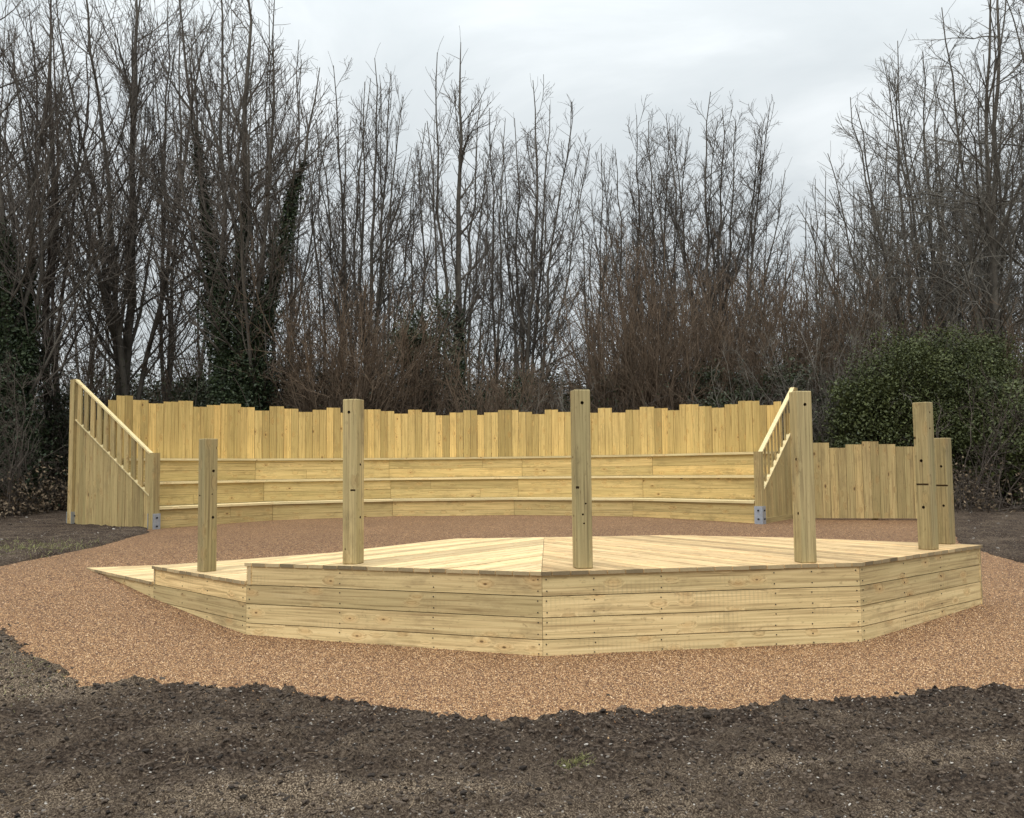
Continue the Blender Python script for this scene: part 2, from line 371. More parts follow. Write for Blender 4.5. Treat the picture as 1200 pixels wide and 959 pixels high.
keep = (signed(GXf, GYf) < .35)[ii]; ii = ii[keep]; n = len(gx)
me = np_mesh('gravel_path', np.c_[GXf, GYf, z0(GXf, GYf) + 0.0], [np.c_[ii, ii + 1, ii + n + 1, ii + n]], True)
tag(link('gravel_path', me, M['gravel']), kind='structure')

# ------------------------------------------------------------------ stage
ZU = Vector((0, 0, 1))
Z3, Z2, Z1 = .65, .50, .347
A = at(289, 659.5, Z3); B = at(635, 669.9, Z3); C = at(1007, 659.1, Z3); D = at(1149, 638.6, Z3)
P0 = at(425, 643.5, Z3); P1 = at(532, 631.2, Z3); SM = at(637.5, 629.6, Z3); P2 = at(784, 627.0, Z3); P3 = at(925, 630.0, Z3)
A2 = Vector((A.x, A.y, Z2)); L2 = at(180, 663, Z2); Q2 = at(412, 645.8, Z2)
L2d = Vector((L2.x, L2.y, Z1)); L0 = at(103, 665.2, Z1); K0 = Vector((-2.95, 10.55, Z1))
stage = empty('timber_stage', (B.x + .5, B.y + 1.2, 0), 'low pale timber stage with angled sides and wedge steps, in the middle of the gravel', 'stage')
def clip(pl, n, c):
    out = []
    for i in range(len(pl)):
        a, b = pl[i], pl[(i + 1) % len(pl)]; da, db = a.dot(n) - c, b.dot(n) - c
        if da <= 0: out.append(a)
        if (da < 0 < db) or (db < 0 < da): out.append(a + (b - a) * (da / (da - db)))
    return out
def deck(loop, direc, name, th=.028, w=.120, gap=.008, mat='deck'):
    bd = Boards(stage.location)
    d = Vector((direc[0], direc[1], 0)).normalized(); n = Vector((-d.y, d.x, 0))
    vals = [p.dot(n) for p in loop]; s = min(vals) + random.uniform(-.1, 0)
    # whole boards with thin grooves between four ribs
    while s < max(vals):
        q = clip(clip(loop, n, s + w), -n, -s)
        if len(q) >= 3:
            ar = sum((q[i].x * q[(i + 1) % len(q)].y - q[(i + 1) % len(q)].x * q[i].y) for i in range(len(q)))
            if abs(ar) > .002:
                j = random.uniform(-.0025, .0)
                q = [p + Vector((0, 0, j)) for p in q]
                bd.prism([p - ZU * th for p in q], ZU * th, d)
        s += w + gap
    o = bd.build(name, M[mat], stage)
    o.matrix_parent_inverse = Matrix.Identity(4)
    return o
ov = .018
cen = (A + C + P1 + P3) / 4
def outw(p, k=ov):
    v = (p - cen); v.z = 0; return p + v.normalized() * k
dl = (math.cos(math.radians(52)), math.sin(math.radians(52)))
dr_ = (math.cos(math.radians(-58)), math.sin(math.radians(-58)))
deck([outw(A), outw(B), SM, P1, P0], dl, 'deck')
M['deck2'] = wood('timber_deck_orange', (.78, .58, .32), (.62, .43, .22), (.34, .22, .11), endc=(.24, .19, .115), green=.15, knots=.6, streak=.9, vary=1.3)
deck([outw(B) + Vector((.004, 0, 0)), outw(C), outw(D), P3, P2, SM + Vector((.004, 0, 0))], dr_, 'deck', mat='deck2')
nl = Vector((A.y - L0.y, L0.x - A.x, 0)).normalized()
if nl.y > 0: nl = -nl
deck([A2 + nl * ov, L2 + nl * ov, Q2, Vector((P1.x, P1.y, Z2)), Vector((P0.x + .02, P0.y, Z2))][::-1], (.72, .69), 'step_deck')
deck([L2d + nl * ov, L0 + nl * ov, K0, Vector((Q2.x, Q2.y, Z1))][::-1], (.8, .6), 'step_deck')
def facing(P, Q, ztop, levels, name='facing', inset=0.0, th=.04, split=(), screws=()):
    """boards stacked below a deck's edge from P to Q; outward is right of P->Q"""
    bd = Boards(stage.location)
    u = Vector((Q.x - P.x, Q.y - P.y, 0)); L = u.length; u.normalize(); n = Vector((u.y, -u.x, 0))
    for k, (zb, zt) in enumerate(levels):
        cuts = [0] + [c * L for kk, c in split if kk == k] + [L]
        for a, b in zip(cuts, cuts[1:]):
            g = .0015
            p0 = Vector((P.x, P.y, 0)) + u * (a + g) - n * (th + inset); p0.z = zb
            bd.box(p0, u * (b - a - 2 * g), n * (th + random.uniform(-.0025, .0015)), ZU * (zt - zb), u)
    for f_, zz in screws:
        c = Vector((P.x, P.y, 0)) + u * (f_ * L) + n * .0005; c.z = zz
        bd.stud(c, n, .005, .0035)
    return bd.build(name, M['facing'], stage)
LV = [(.4715, .620), (.316, .465), (.160, .3095), (-.12, .1535)]
def scr(fr, lv=LV):
    r = []
    for f_ in fr:
        for zb, zt in lv:
            zb = max(zb, .02); r += [(f_ + random.uniform(-.002, .002), zb + .035), (f_ + random.uniform(-.002, .002), zt - .03)]
    return r
facing(A, B, Z3, LV, screws=scr([.012, .988, .345, .66]))
facing(B, C, Z3, LV, screws=scr([.012, .988, .155, .36, .72, .84]))
facing(C, D, Z3, LV, screws=scr([.015, .985, .32, .62]))
facing(D, P3, Z3, LV); facing(P3, P2, Z3, LV); facing(P2, SM, Z3, LV); facing(SM, P1, Z3, LV); facing(P1, P0, Z3, LV[:1])
facing(P0, A, Z3, [(.47, .62)], 'step_riser', inset=.01)
LV2 = [(.323, .470), (.168, .3165), (-.12, .1615)]
facing(L2, A, Z2, LV2, 'side_facing', screws=scr([.02, .35, .62, .97], LV2))
facing(L0, L2, Z1, [(.18, .319), (-.1, .176)], 'side_facing', screws=scr([.6, .95], [(.18, .319)]))
facing(Q2, L2, Z2, [(.322, .470)], 'step_riser', inset=.01)
facing(K0, L0, Z1, [(.16, .318)], 'step_riser')
facing(Vector((P1.x + .3, P1.y + .1, 0)), Q2, Z2, [(.322, .470), (.1, .318)], 'back_facing'); facing(Vector((Q2.x, Q2.y, 0)), K0, Z1, [(.16, .318)], 'back_facing')
for ch in list(COL.objects):
    pass

# ------------------------------------------------------------------ stage posts (holes and slots are cut for real)
def cutter_cyl(bm, c, n, r, d=.06):
    bmesh.ops.create_cone(bm, cap_ends=True, segments=18, radius1=r, radius2=r, depth=d * 2, matrix=Matrix.Translation(c) @ n.to_track_quat('Z', 'Y').to_matrix().to_4x4())
def cutter_box(bm, c, sx, sy, sz):
    bmesh.ops.create_cube(bm, size=1, matrix=Matrix.Translation(c) @ Matrix.Diagonal((sx, sy, sz, 1)))
def make_post(px, py_base, py_top, zb, ang, label, holes, s=.128, shape_shift=(0, 0), lean=0):
    base = at(px, py_base, zb); y = base.y
    top = at(px, py_top, y=y)
    h = top.z - zb
    bm = bmesh.new(); r = []
    bmesh.ops.create_cube(bm, size=1, matrix=Matrix.Translation((0, 0, h / 2)) @ Matrix.Diagonal((s, s, h, 1)))
    bmesh.ops.bevel(bm, geom=[e_ for e_ in bm.edges], offset=.007, segments=2, affect='EDGES', profile=.5)
    bmesh.ops.recalc_face_normals(bm, faces=bm.faces)
    me = bpy.data.meshes.new('wooden_post'); bm.to_mesh(me); bm.free()
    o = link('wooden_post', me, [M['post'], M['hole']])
    o.location = base; o.rotation_euler = (lean, 0, ang)
    cm = bmesh.new()
    for kind, f_, u, z, *a in holes:      # f_: face (0 front -y, 1 right +x, 3 left -x); u across face -.5..5; z fraction of height
        n = {0: Vector((0, -1, 0)), 1: Vector((1, 0, 0)), 3: Vector((-1, 0, 0))}[f_]
        side = {0: Vector((1, 0, 0)), 1: Vector((0, 1, 0)), 3: Vector((0, -1, 0))}[f_]
        c = n * s / 2 + side * u * s + ZU * z * h
        if kind == 'h': cutter_cyl(cm, c, n, a[0] if a else .011)
        elif kind == 's':
            wx = a[0] * s
            cutter_box(cm, c, wx if f_ == 0 else .03, .03 if f_ == 0 else wx, a[1])
        elif kind == 'n':
            cutter_box(cm, n * s / 2 + side * u * s + ZU * z * h, .07 * 1, .4, a[0])
    cme = bpy.data.meshes.new('cut'); bmesh.ops.recalc_face_normals(cm, faces=cm.faces); cm.to_mesh(cme); cm.free()
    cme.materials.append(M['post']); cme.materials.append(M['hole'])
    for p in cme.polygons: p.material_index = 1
    co = bpy.data.objects.new('cut', cme); COL.objects.link(co); co.matrix_world = Matrix.Translation(base) @ Matrix.Rotation(ang, 4, 'Z') @ Matrix.Rotation(lean, 4, 'X')
    o.rotation_euler = (0, 0, 0); o.matrix_world = co.matrix_world.copy()
    md = o.modifiers.new('b', 'BOOLEAN'); md.operation = 'DIFFERENCE'; md.solver = 'EXACT'; md.object = co
    bpy.context.view_layer.update()
    dg = bpy.context.evaluated_depsgraph_get()
    nm = bpy.data.meshes.new_from_object(o.evaluated_get(dg)); o.modifiers.clear(); o.data = nm
    bpy.data.objects.remove(co); bpy.data.meshes.remove(cme)
    tag(o, label, 'post', 'square posts standing on the timber stage')
    # bolt ends sunk in the larger holes
    return o
angAB = math.atan2(B.y - A.y, B.x - A.x); angBC = math.atan2(C.y - B.y, C.x - B.x); angCD = math.atan2(D.y - C.y, D.x - C.x) - math.pi / 2 ; angL = math.atan2(A.y - L0.y, A.x - L0.x) + math.pi / 2
make_post(242.3, 669.5, 514.5, Z2, angL, 'square post on the left step of the stage, notched near its top right edge',
    [('h', 0, .18, .755, .013), ('h', 0, .18, .405, .013), ('s', 0, .46, .93, .16, .022), ('s', 3, -.2, .57, .2, .012), ('h', 0, .1, .58, .006)])
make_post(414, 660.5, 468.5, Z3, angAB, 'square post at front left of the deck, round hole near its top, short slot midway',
    [('h', 0, -.05, .92, .013), ('s', 0, .25, .445, .36, .014), ('h', 1, 0, .6, .011), ('h', 1, 0, .28, .011), ('h', 0, -.3, .09, .006)])
make_post(683, 665.5, 457.5, Z3, angBC, 'tallest square post, just right of the middle deck seam, with small holes down its front',
    [('h', 0, 0.0, .925, .013), ('s', 0, -.36, .45, .2, .018), ('h', 0, .12, .36, .007), ('h', 0, -.06, .30, .008), ('h', 0, 0, .25, .007), ('h', 3, 0, .62, .011), ('h', 3, 0, .29, .010)])
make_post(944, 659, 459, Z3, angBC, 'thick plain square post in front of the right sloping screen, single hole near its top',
    [('h', 0, .05, .92, .013), ('h', 3, .2, .6, .012), ('h', 3, .25, .285, .012)])
make_post(1088.2, 643.8, 471.8, Z3, angCD, 'square post near the right deck corner, slot between two holes, notch on its left edge',
    [('h', 0, -.02, .60, .014), ('h', 0, 0, .285, .014), ('s', 0, .0, .44, .85, .016), ('s', 0, -.46, .757, .26, .022), ('h', 1, 0, .93, .010), ('h', 1, -.1, .82, .010)])
make_post(1108.5, 637.2, 513.5, Z3, angCD, 'short square post at the back right deck corner, half behind a taller slotted post',
    [('h', 0, .12, .73, .012), ('h', 0, .18, .36, .012), ('s', 0, .05, .55, .9, .016), ('h', 0, -.35, .92, .009)], s=.13)

# ------------------------------------------------------------------ tiered seating
LF = at(180, 626, y=14.75); LB = at(84.5, 618, y=15.85); RF = at(891, 613, y=14.62); RB = at(934.5, 608, y=16.1)
LF.z = LB.z = RF.z = RB.z = 0
dL = (LB - LF).normalized(); dR = (RB - RF).normalized()
V = [LF + Vector((-dL.y, dL.x, 0)) * -.075, Vector((-4.50, 16.6, 0)), Vector((-2.39, 17.6, 0)), Vector((.02, 17.6, 0)), Vector((2.24, 16.6, 0)), RF + Vector((-dR.y, dR.x, 0)) * .075]
# walk the joint lines so that they fall on the facets
def offset(k):
    r = []
    for i, v in enumerate(V):
        if i == 0: r.append(v + dL * k * 1.08); continue
        if i == len(V) - 1: r.append(v + dR * k * 1.1); continue
        a = (v - V[i - 1]).normalized(); b = (V[i + 1] - v).normalized()
        na = Vector((-a.y, a.x, 0)); nb = Vector((-b.y, b.x, 0)); m_ = (na + nb).normalized()
        r.append(v + m_ * (k / m_.dot(na)))
    return r
seating = empty('tiered_seating', (-.9, 17.8, .45), 'curved timber seating in three stepped rows facing the stage, below the tall fence', 'tiered seating')
TREAD = .41; ZS = [.83, 1.245, 1.66]
for k in range(3):
    Vk = offset(TREAD * k); Vn = offset(TREAD * (k + 1))
    rb = Boards(seating.location); sb = Boards(seating.location)
    for i in range(5):
        a, b = Vk[i], Vk[i + 1]; u = (b - a); L = u.length; u.normalize(); n = Vector((u.y, -u.x, 0))   # towards the stage
        zt = ZS[k] - .04; zb = (ZS[k - 1] + .004) if k else .30
        hh = (zt - .002 - zb) / 2 if k else .187
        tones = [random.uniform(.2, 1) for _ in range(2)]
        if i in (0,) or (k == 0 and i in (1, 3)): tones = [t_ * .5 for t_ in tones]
        for j in range(2 if k else 3):
            z_ = zt - .002 - hh * (j + 1)
            cuts = [0, L]
            if random.random() < .35: cuts = [0, L * random.uniform(.3, .75), L]
            for c0, c1 in zip(cuts, cuts[1:]):
                p0 = a + u * (c0 + .002) - n * .036; p0 = Vector((p0.x, p0.y, z_ + .002))
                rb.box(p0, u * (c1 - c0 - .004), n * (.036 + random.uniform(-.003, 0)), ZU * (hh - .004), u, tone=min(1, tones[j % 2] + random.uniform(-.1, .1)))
        # seat planks: two boards deep
        c_, d_ = Vn[i], Vn[i + 1]
        for f0, f1 in ((0, .48), (.5, 1)):
            e0 = a + (c_ - a) * f0 + (n * .035 if f0 == 0 else Vector()); e1 = b + (d_ - b) * f0 + (n * .035 if f0 == 0 else Vector())
            g0 = a + (c_ - a) * f1 - (Vector() if f1 < 1 else -n * .01); g1 = b + (d_ - b) * f1 - (Vector() if f1 < 1 else -n * .01)
            lp = [Vector((q.x, q.y, ZS[k] - .04)) for q in (e0 + u * .002, e1 - u * .002, g1 - u * .002, g0 + u * .002)]
            sb.prism(lp, ZU * .04, u)
    rb.build('riser', M['riser'], seating); sb.build('seat', M['seat'], seating)
# ends of the tiers closed with boards
for side, v, d in ((0, offset(0)[0], dL), (1, offset(0)[-1], dR)):
    n = Vector((d.y, -d.x, 0)) * (.025 if side else -.025); eb = Boards(seating.location)
    for k in range(3):
        p = v + d * (TREAD * k + .04)
        eb.box(Vector((p.x, p.y, .3)) + n * -1.0, d * (TREAD - .05), n, ZU * (ZS[k] - .345), ZU)
    eb.build('end_panel', M['screen'], seating)

# ------------------------------------------------------------------ tall stepped fence behind the seating
TOPS = [(90, 466), (113, 464.7), (121, 469), (140.3, 463.9), (160, 469), (178, 473), (195, 471), (212.5, 470), (229.5, 477), (245.6, 475), (260.7, 473.5), (281.6, 477.4), (299.3, 481.4), (316, 476.4), (333.2, 479.2),
    (350, 483), (365.5, 480.5), (382, 478), (397, 484), (412, 482), (427, 480), (446.5, 482), (463, 485), (478, 480.3), (494, 483.4), (509, 487), (525, 483.7), (540, 481), (556, 486.5), (571, 483.5), (586.5, 480.7), (606, 483),
    (621, 485.5), (636, 480.3), (652, 483), (668, 481), (684, 484), (699.6, 478.3), (716, 483.7), (732, 480.5), (748, 477), (768, 478.5), (784, 481), (800, 474), (816.6, 476.3), (834, 478), (851, 474), (868.5, 470), (886.6, 475), (905, 470.7), (922, 474)]
fence = empty('timber_fence', (-.9, 18.9, .5), 'tall golden timber fence with stepped tops curving behind the seating rows', 'fence')
Vf = offset(TREAD * 3 + .02)
back = offset(TREAD * 3 + .045)
def toppx(px):
    r = TOPS[0][1]
    for x_, y_ in TOPS:
        if px >= x_ - .5: r = y_
    return r
for i in range(5):
    a, b = Vf[i], Vf[i + 1]; u = (b - a); L = u.length; u.normalize(); n = Vector((u.y, -u.x, 0))
    fb = Boards(fence.location); x_ = 0.0
    npl = round(L / .148); w = L / npl
    for j in range(npl):
        c = a + u * (w * (j + .5))
        px, _ = px_of((c.x, c.y, 2.6)); zt = at(px, toppx(px), y=c.y).z
        p0 = a + u * (w * j + .003); p0 = Vector((p0.x, p0.y, .55)); th = .022 + random.uniform(-.003, .004)
        fb.box(p0 - n * th, u * (w - .006), n * (th + (j % 2) * .006), ZU * (zt - .55), ZU)
    fb.build('panel', M['fence'], fence)
    rb = Boards(fence.location)
    for z_ in (1.0, 1.75, 2.3):
        p0 = a + u * .05 - n * .07; rb.box(Vector((p0.x, p0.y, z_)), u * (L - .1), n * .04, ZU * .09, u)
    rb.build('rail', M['fence'], fence)
for v in back:
    d = (v - Vector((-1, 12, 0))).normalized(); pb = Boards(fence.location)
    q = v + d * .13; s_ = Vector((-d.y, d.x, 0))
    pb.box(Vector((q.x, q.y, .3)) - s_ * .05 , s_ * .1, d * .1, ZU * 2.05, ZU); pb.build('post', M['fence'], fence)

# ------------------------------------------------------------------ sloping side screens
def screen(sfrac, F0, zF, B0, zBk, drop, nsp, label, flip, base_board, zbot):
    """F0 front foot, B0 back foot; zF/zBk rail heights at each end; drop: distance from top rail to lower rail"""
    root = empty('side_screen', (F0.x, F0.y, zbot), label, 'screen', 'sloping slatted screens at the ends of the seating')
    u = B0 - F0; u.z = 0; L = u.length; u.normalize(); n = Vector((u.y, -u.x, 0)) * flip    # n: face the photo sees
    def P(s, z): p = F0 + u * s; return Vector((p.x, p.y, z))
    sl = (zBk - zF) / (L - .12)
    top = lambda s: zF + sl * (s - .06)
    for s, zt, zb in ((0.0, zF + .03, zbot - .0), (L - .0, zBk + .02, zbot - .0)):
        pb = Boards(root.location); pb.box(P(s - .0, zb) - u * .06 - n * .06, u * .12, n * .12, ZU * (zt - zb), ZU); pb.build('post', M['screen'], root)
        # galvanised shoe with bolts
        sh = Boards(root.location); hz = .36
        sh.box(P(s, zb - .08) - u * .075 + n * .061 , u * .15, n * .010, ZU * hz, ZU)
        sh.box(P(s, zb - .08) - u * .071 - n * .07, u * .010, n * .13, ZU * hz, ZU); sh.box(P(s, zb - .08) + u * .061 - n * .07, u * .010, n * .13, ZU * hz, ZU)
        for zz in (.07, .21):
            for nn, off in ((n, n * .071), (u, u * .071), (-u, -u * .071)):
                sh.stud(P(s, zb + zz) + off, nn.normalized(), .016, .018, 6)
        sh.build('metal_shoe', M['galv'], root)
    # top rail
    rl = Boards(root.location); dv = (u + ZU * sl)
    p = P(.04, top(.04) - .02) - n * .035; rl.prism([p, p + dv * (L - .08), p + dv * (L - .08) + n * .07, p + n * .07], ZU * .035, dv); rl.build('top_rail', M['seat'], root)
    rl = Boards(root.location); p = P(.06, top(.06) - drop) - n * .03; rl.prism([p, p + dv * (L - .12), p + dv * (L - .12) + n * .065, p + n * .065], ZU * .022, dv); rl.build('lower_rail', M['seat'], root)
    # solid boards below
    pn = Boards(root.location); s = .065; nb = round((L - .13) / .098); w = (L - .13) / nb
    for j in range(nb):
        s0, s1 = s + w * j + .0015, s + w * (j + 1) - .0015
        th = .02 + random.uniform(-.002, .003)
        lp = [P(s0, zbot + .02), P(s1, zbot + .02), P(s1, top(s1) - drop - .003), P(s0, top(s0) - drop - .003)]
        pn.prism([q + n * (.02 - th) for q in lp], n * th, ZU)
    pn.build('panel', M['screen'], root)
    # slats
    for j in range(nsp):
        sw_ = (L - .14) / nsp * sfrac; s0 = .09 + (L - .14) * (j + .5) / nsp - sw_ * .5 - .02; s1 = s0 + sw_
        sp = Boards(root.location); lp = [P(s0, top(s0) - drop + .023), P(s1, top(s1) - drop + .023), P(s1, top(s1) - .022), P(s0, top(s0) - .022)]
        sp.prism([q - n * .02 for q in lp], n * (.03 if sfrac > .4 else .024), ZU); sp.build('slat', M['screen'], root)
    if base_board:
        bo = Boards(root.location); bo.box(P(.065, zbot - .06) + n * .022, u * (L - .13), n * .03, ZU * .14, u); bo.build('base_board', M['screen'], root)
    return root
LF = at(180, 626, y=14.75); LB = at(84.5, 618, y=15.85)
LF.z = LB.z = 0
scrL = screen(.6, LF, at(180, 533, y=14.75).z, LB, at(88, 446.5, y=15.85).z, .72, 11, 'left sloping timber screen, slats above tight boards, standing beside the dark soil', 1, False, at(130, 620, y=15.3).z)
RF = at(891, 613, y=14.62); RB = at(934.5, 608, y=16.1); RF.z = RB.z = 0
scrR = screen(.26, RF, at(891, 531.5, y=14.62).z, RB, at(933, 456, y=16.1).z, .66, 10, 'right sloping timber screen with slats, behind a stage post and next to the low fence', 1, True, at(905, 611, y=15.1).z)

# ------------------------------------------------------------------ low fence on the right
lf = empty('low_timber_fence', (5.9, 15.3, .45), 'low straw-coloured timber fence with stepped tops, right of the sloping screen', 'fence')
a = at(946, 609.5, y=15.6); b = at(1103, 613.5, y=15.1)
zb = at(1020, 609.0, y=15.35).z + .02
a.z = b.z = zb; u = b - a; L = u.length; u.normalize(); n = Vector((u.y, -u.x, 0))
T2 = [(900, 519), (956, 519), (968, 525), (986.6, 521), (1006.5, 517.5), (1033.5, 520.7), (1054, 523.5), (1076, 520), (1095, 524)]
fb = Boards(lf.location); npl = round(L / .137); w = L / npl
for j in range(npl):
    c = a + u * (w * (j + .5)); px, _ = px_of((c.x, c.y, 1.7)); py = [y_ for x_, y_ in T2 if px >= x_ - .5][-1]
    zt = at(px, py, y=c.y).z; th = .022 + random.uniform(-.003, .004)
    fb.box(a + u * (w * j + .002) - n * th, u * (w - .004), n * (th + (j % 2) * .006), ZU * (zt - zb), ZU)
fb.build('panel', M['screen'], lf)
rb = Boards(lf.location)
for z_ in (zb + .12, zb + .65, zb + 1.05): rb.box(a - n * .07 + ZU * (z_ - zb), u * L, n * .04, ZU * .08, u)
rb.build('rail', M['screen'], lf)
for f_ in (.01, .5, .97):
    pb = Boards(lf.location); pb.box(a + u * (L * f_) - n * .18 - ZU * .3, u * .1, n * .1, ZU * 1.45, ZU); pb.build('post', M['screen'], lf)

# ------------------------------------------------------------------ woodland
def unit(v): return v / np.maximum(np.linalg.norm(v, axis=-1, keepdims=True), 1e-9)
def tubes(P, R, m):
    """P (N,k,3), R (N,k) -> verts, quads of N tapering tubes with m sides"""
    n, k, _ = P.shape
    T = np.empty_like(P); T[:, 1:-1] = P[:, 2:] - P[:, :-2]; T[:, 0] = P[:, 1] - P[:, 0]; T[:, -1] = P[:, -1] - P[:, -2]; T = unit(T)
    ref = np.where(np.abs(T[:, :1, 2:3]) > .9, np.array([1., 0, 0]), np.array([0, 0, 1.]))
    U = unit(np.cross(T, np.broadcast_to(ref, T.shape))); Wv = np.cross(T, U)
    an = np.arange(m) * 2 * math.pi / m
    ring = P[:, :, None, :] + R[:, :, None, None] * (np.cos(an)[None, None, :, None] * U[:, :, None, :] + np.sin(an)[None, None, :, None] * Wv[:, :, None, :])
    v = ring.reshape(-1, 3)
    b = (np.arange(n)[:, None, None] * k + np.arange(k - 1)[None, :, None]) * m
    i = np.arange(m)[None, None, :]; j = (i + 1) % m
    q = np.stack([b + i, b + j, b + m + j, b + m + i], -1).reshape(-1, 4)
    return v, q
class Wood:
    def __init__(s): s.v = []; s.q = []; s.n = 0
    def add(s, P, R, m):
        if not len(P): return
        kp = ~((np.abs(P[:, :, 0] + .9) < 8.6) & (P[:, :, 1] < 19.25) & (P[:, :, 2] < 2.9)).any(1); P = P[kp]; R = R[kp]
        if not len(P): return
        v, q = tubes(P, R, m); s.v.append(v); s.q.append(q + s.n); s.n += len(v)
    def build(s, name, mat, parent, origin):
        if not s.v: return None
        return link(name, np_mesh(name, np.concatenate(s.v) - np.array(origin), [np.concatenate(s.q)], True), mat, parent)
def shoot(r, p, d, L, r0, r1, k, wob, trop):
    """grow N branches as polylines"""
    n = len(p); P = np.empty((n, k, 3)); P[:, 0] = p; d = unit(d)
    for i in range(1, k):
        d = unit(d + r.normal(0, wob, (n, 3)) + np.array([0, 0, trop]))
        P[:, i] = P[:, i - 1] + d * (L / (k - 1))[:, None]
    t = np.linspace(0, 1, k)[None, :]
    return P, r0[:, None] * (1 - t) + r1[:, None] * t
def sprout(r, P, R, L, num, tmin, tmax, ang, lfac, lmin, lref=None):
    """start points, directions and lengths of children; num per parent, fewer on parents shorter than lref"""
    n, k, _ = P.shape; idx = np.repeat(np.arange(n), num)
    t = tmin + (tmax - tmin) * (np.tile(np.arange(num), n) + r.random(len(idx))) / num
    if lref:
        kp = r.random(len(idx)) < np.clip(L[idx] / lref, .12, 1); idx = idx[kp]; t = t[kp]
    f = t * (k - 1); i = np.minimum(f.astype(int), k - 2); w = (f - i)[:, None]
    p = P[idx, i] * (1 - w) + P[idx, i + 1] * w; rr = R[idx, i] * (1 - w[:, 0]) + R[idx, i + 1] * w[:, 0]
    d = unit(P[idx, i + 1] - P[idx, i]); rv = unit(np.cross(d, r.normal(0, 1, d.shape)))
    a = np.radians(ang + r.normal(0, ang * .22, len(idx)))[:, None]
    return p, d * np.cos(a) + rv * np.sin(a), np.maximum(L[idx] * lfac * (1.05 - .8 * t) * r.uniform(.7, 1.25, len(idx)), lmin), rr
def wood_pt(px, Z): return at(px, 500, y=Z).x
GZ = .5
def bare_tree(name, px, Z, tops, label, cat='tree', group='bare trees behind the fence', r0=.13, n1=14, n2=12, n3=6, ang1=41, spread=.36, mats=('bark', 'twig'), seed=0, ivy=None, tw=.0056, low=.22, depth=1.6, trop=.075, forks=2, rk=.72, ex=1.15, env=True, wb=.085):
    r = np.random.default_rng(seed * 7 + int(px) + 31)
    base = np.array([wood_pt(px, Z), Z, gz(wood_pt(px, Z), Z) - .05])
    root = empty(name, tuple(base), label, cat, group)
    tr = Wood(); cr = Wood(); k = 15; P0_ = []; R0_ = []; L0_ = []
    for (tx, ty, *rs) in tops:
        q = at(tx, ty, y=Z); dy = r.uniform(-depth, depth)
        top = np.array([q.x, Z + dy, q.z])
        s = base + np.array([r.uniform(-.18, .18), r.uniform(-.18, .18), 0]) * min(1, len(tops) / 2)
        t = np.linspace(0, 1, k)[:, None]
        hv = top - s
        P = s + np.c_[hv[0] * t ** ex, hv[1] * t ** ex, hv[2] * t]
        wobl = np.cumsum(r.normal(0, .05, (k, 3)), 0); wobl -= wobl[0]; wobl[:, 2] *= .3; wobl -= wobl[-1] * t
        P = P + wobl; rr = (rs[0] if rs else r0) * r.uniform(.85, 1.1)
        rr *= rk; P0_.append(P); R0_.append((rr * (1 - t[:, 0]) ** .9 + .010)); L0_.append(np.linalg.norm(hv))
    P = np.array(P0_); R = np.array(R0_); L = np.array(L0_); base_R = R.copy()
    R[:, 0] *= 1.35
    tr.add(P, R, 7)
    # the crown keeps a rounded outline: nothing grows far above the line through the stem tops
    tx_ = P[:, -1, 0]; tz_ = P[:, -1, 2]; o_ = np.argsort(tx_); wx_ = max(1.6, (tx_.max() - tx_.min()) * .22)
    ex_ = np.r_[tx_[o_][0] - wx_, tx_[o_], tx_[o_][-1] + wx_]; ez_ = np.r_[tz_[o_][0] - 2.6, tz_[o_], tz_[o_][-1] - 2.6]
    def inside(Q, m):
        if not env: return np.ones(len(Q), bool)
        return (Q[:, :, 2] - np.interp(Q[:, :, 0], ex_, ez_)).max(1) < m + r.normal(0, .18, len(Q))
    if forks:
        p, d, l, rr = sprout(r, P, base_R, L, forks, low * .9, .70, 24, .66, 1.0)
        Pf, Rf = shoot(r, p, d, l, np.minimum(rr * .66, .075), np.full(len(p), .009), 13, .055, .075)
        k_ = inside(Pf, .1); Pf, Rf, fl_ = Pf[k_], Rf[k_], l[k_]
        tr.add(Pf, Rf, 6)
    p, d, l, rr = sprout(r, P, base_R, L, n1, low, .97, ang1, spread, .5)
    if forks:
        p2, d2, l2_, rr2 = sprout(r, Pf, Rf, fl_, max(5, int(n1 * .62)), .12, .97, ang1 * .9, spread * 1.15, .45)
        p = np.r_[p, p2]; d = np.r_[d, d2]; l = np.r_[l, l2_]; rr = np.r_[rr, rr2]
    Pa, Ra = shoot(r, p, d, l, np.minimum(rr * .5, .032), np.full(len(p), .007), 9, wb, trop)
    k_ = inside(Pa, .15); Pa, Ra, l = Pa[k_], Ra[k_], l[k_]
    tr.add(Pa, Ra, 4)
    p, d, l2, rr = sprout(r, Pa, Ra, l, n2, .12, .98, 38, .50, .3, 2.0)
    Pb, Rb = shoot(r, p, d, l2, np.minimum(rr * .6, .014), np.full(len(p), tw), 6, .12, trop * .9)
    k_ = inside(Pb, .3); Pb, Rb, l2 = Pb[k_], Rb[k_], l2[k_]
    cr.add(Pb, Rb, 3)
    p, d, l3, rr = sprout(r, Pb, Rb, l2, n3, .15, 1.0, 36, .55, .2, .9)
    Pc, Rc = shoot(r, p, d, l3, np.minimum(rr * .7, .011), np.full(len(p), tw * .62), 4, .12, trop * .8)
    cr.add(Pc, Rc, 3)
    # short twigs straight from the stems
    p, d, l4, rr = sprout(r, P, base_R, L, n1 * 2, low, 1.0, 42, .09, .5)
    Pd, Rd = shoot(r, p, d, l4, np.minimum(rr * .5, .014), np.full(len(p), tw * .7), 5, .13, trop)
    cr.add(Pd, Rd, 3)
    tr.build('trunk', M[mats[0]], root, base); cr.build('crown', M[mats[1]], root, base)
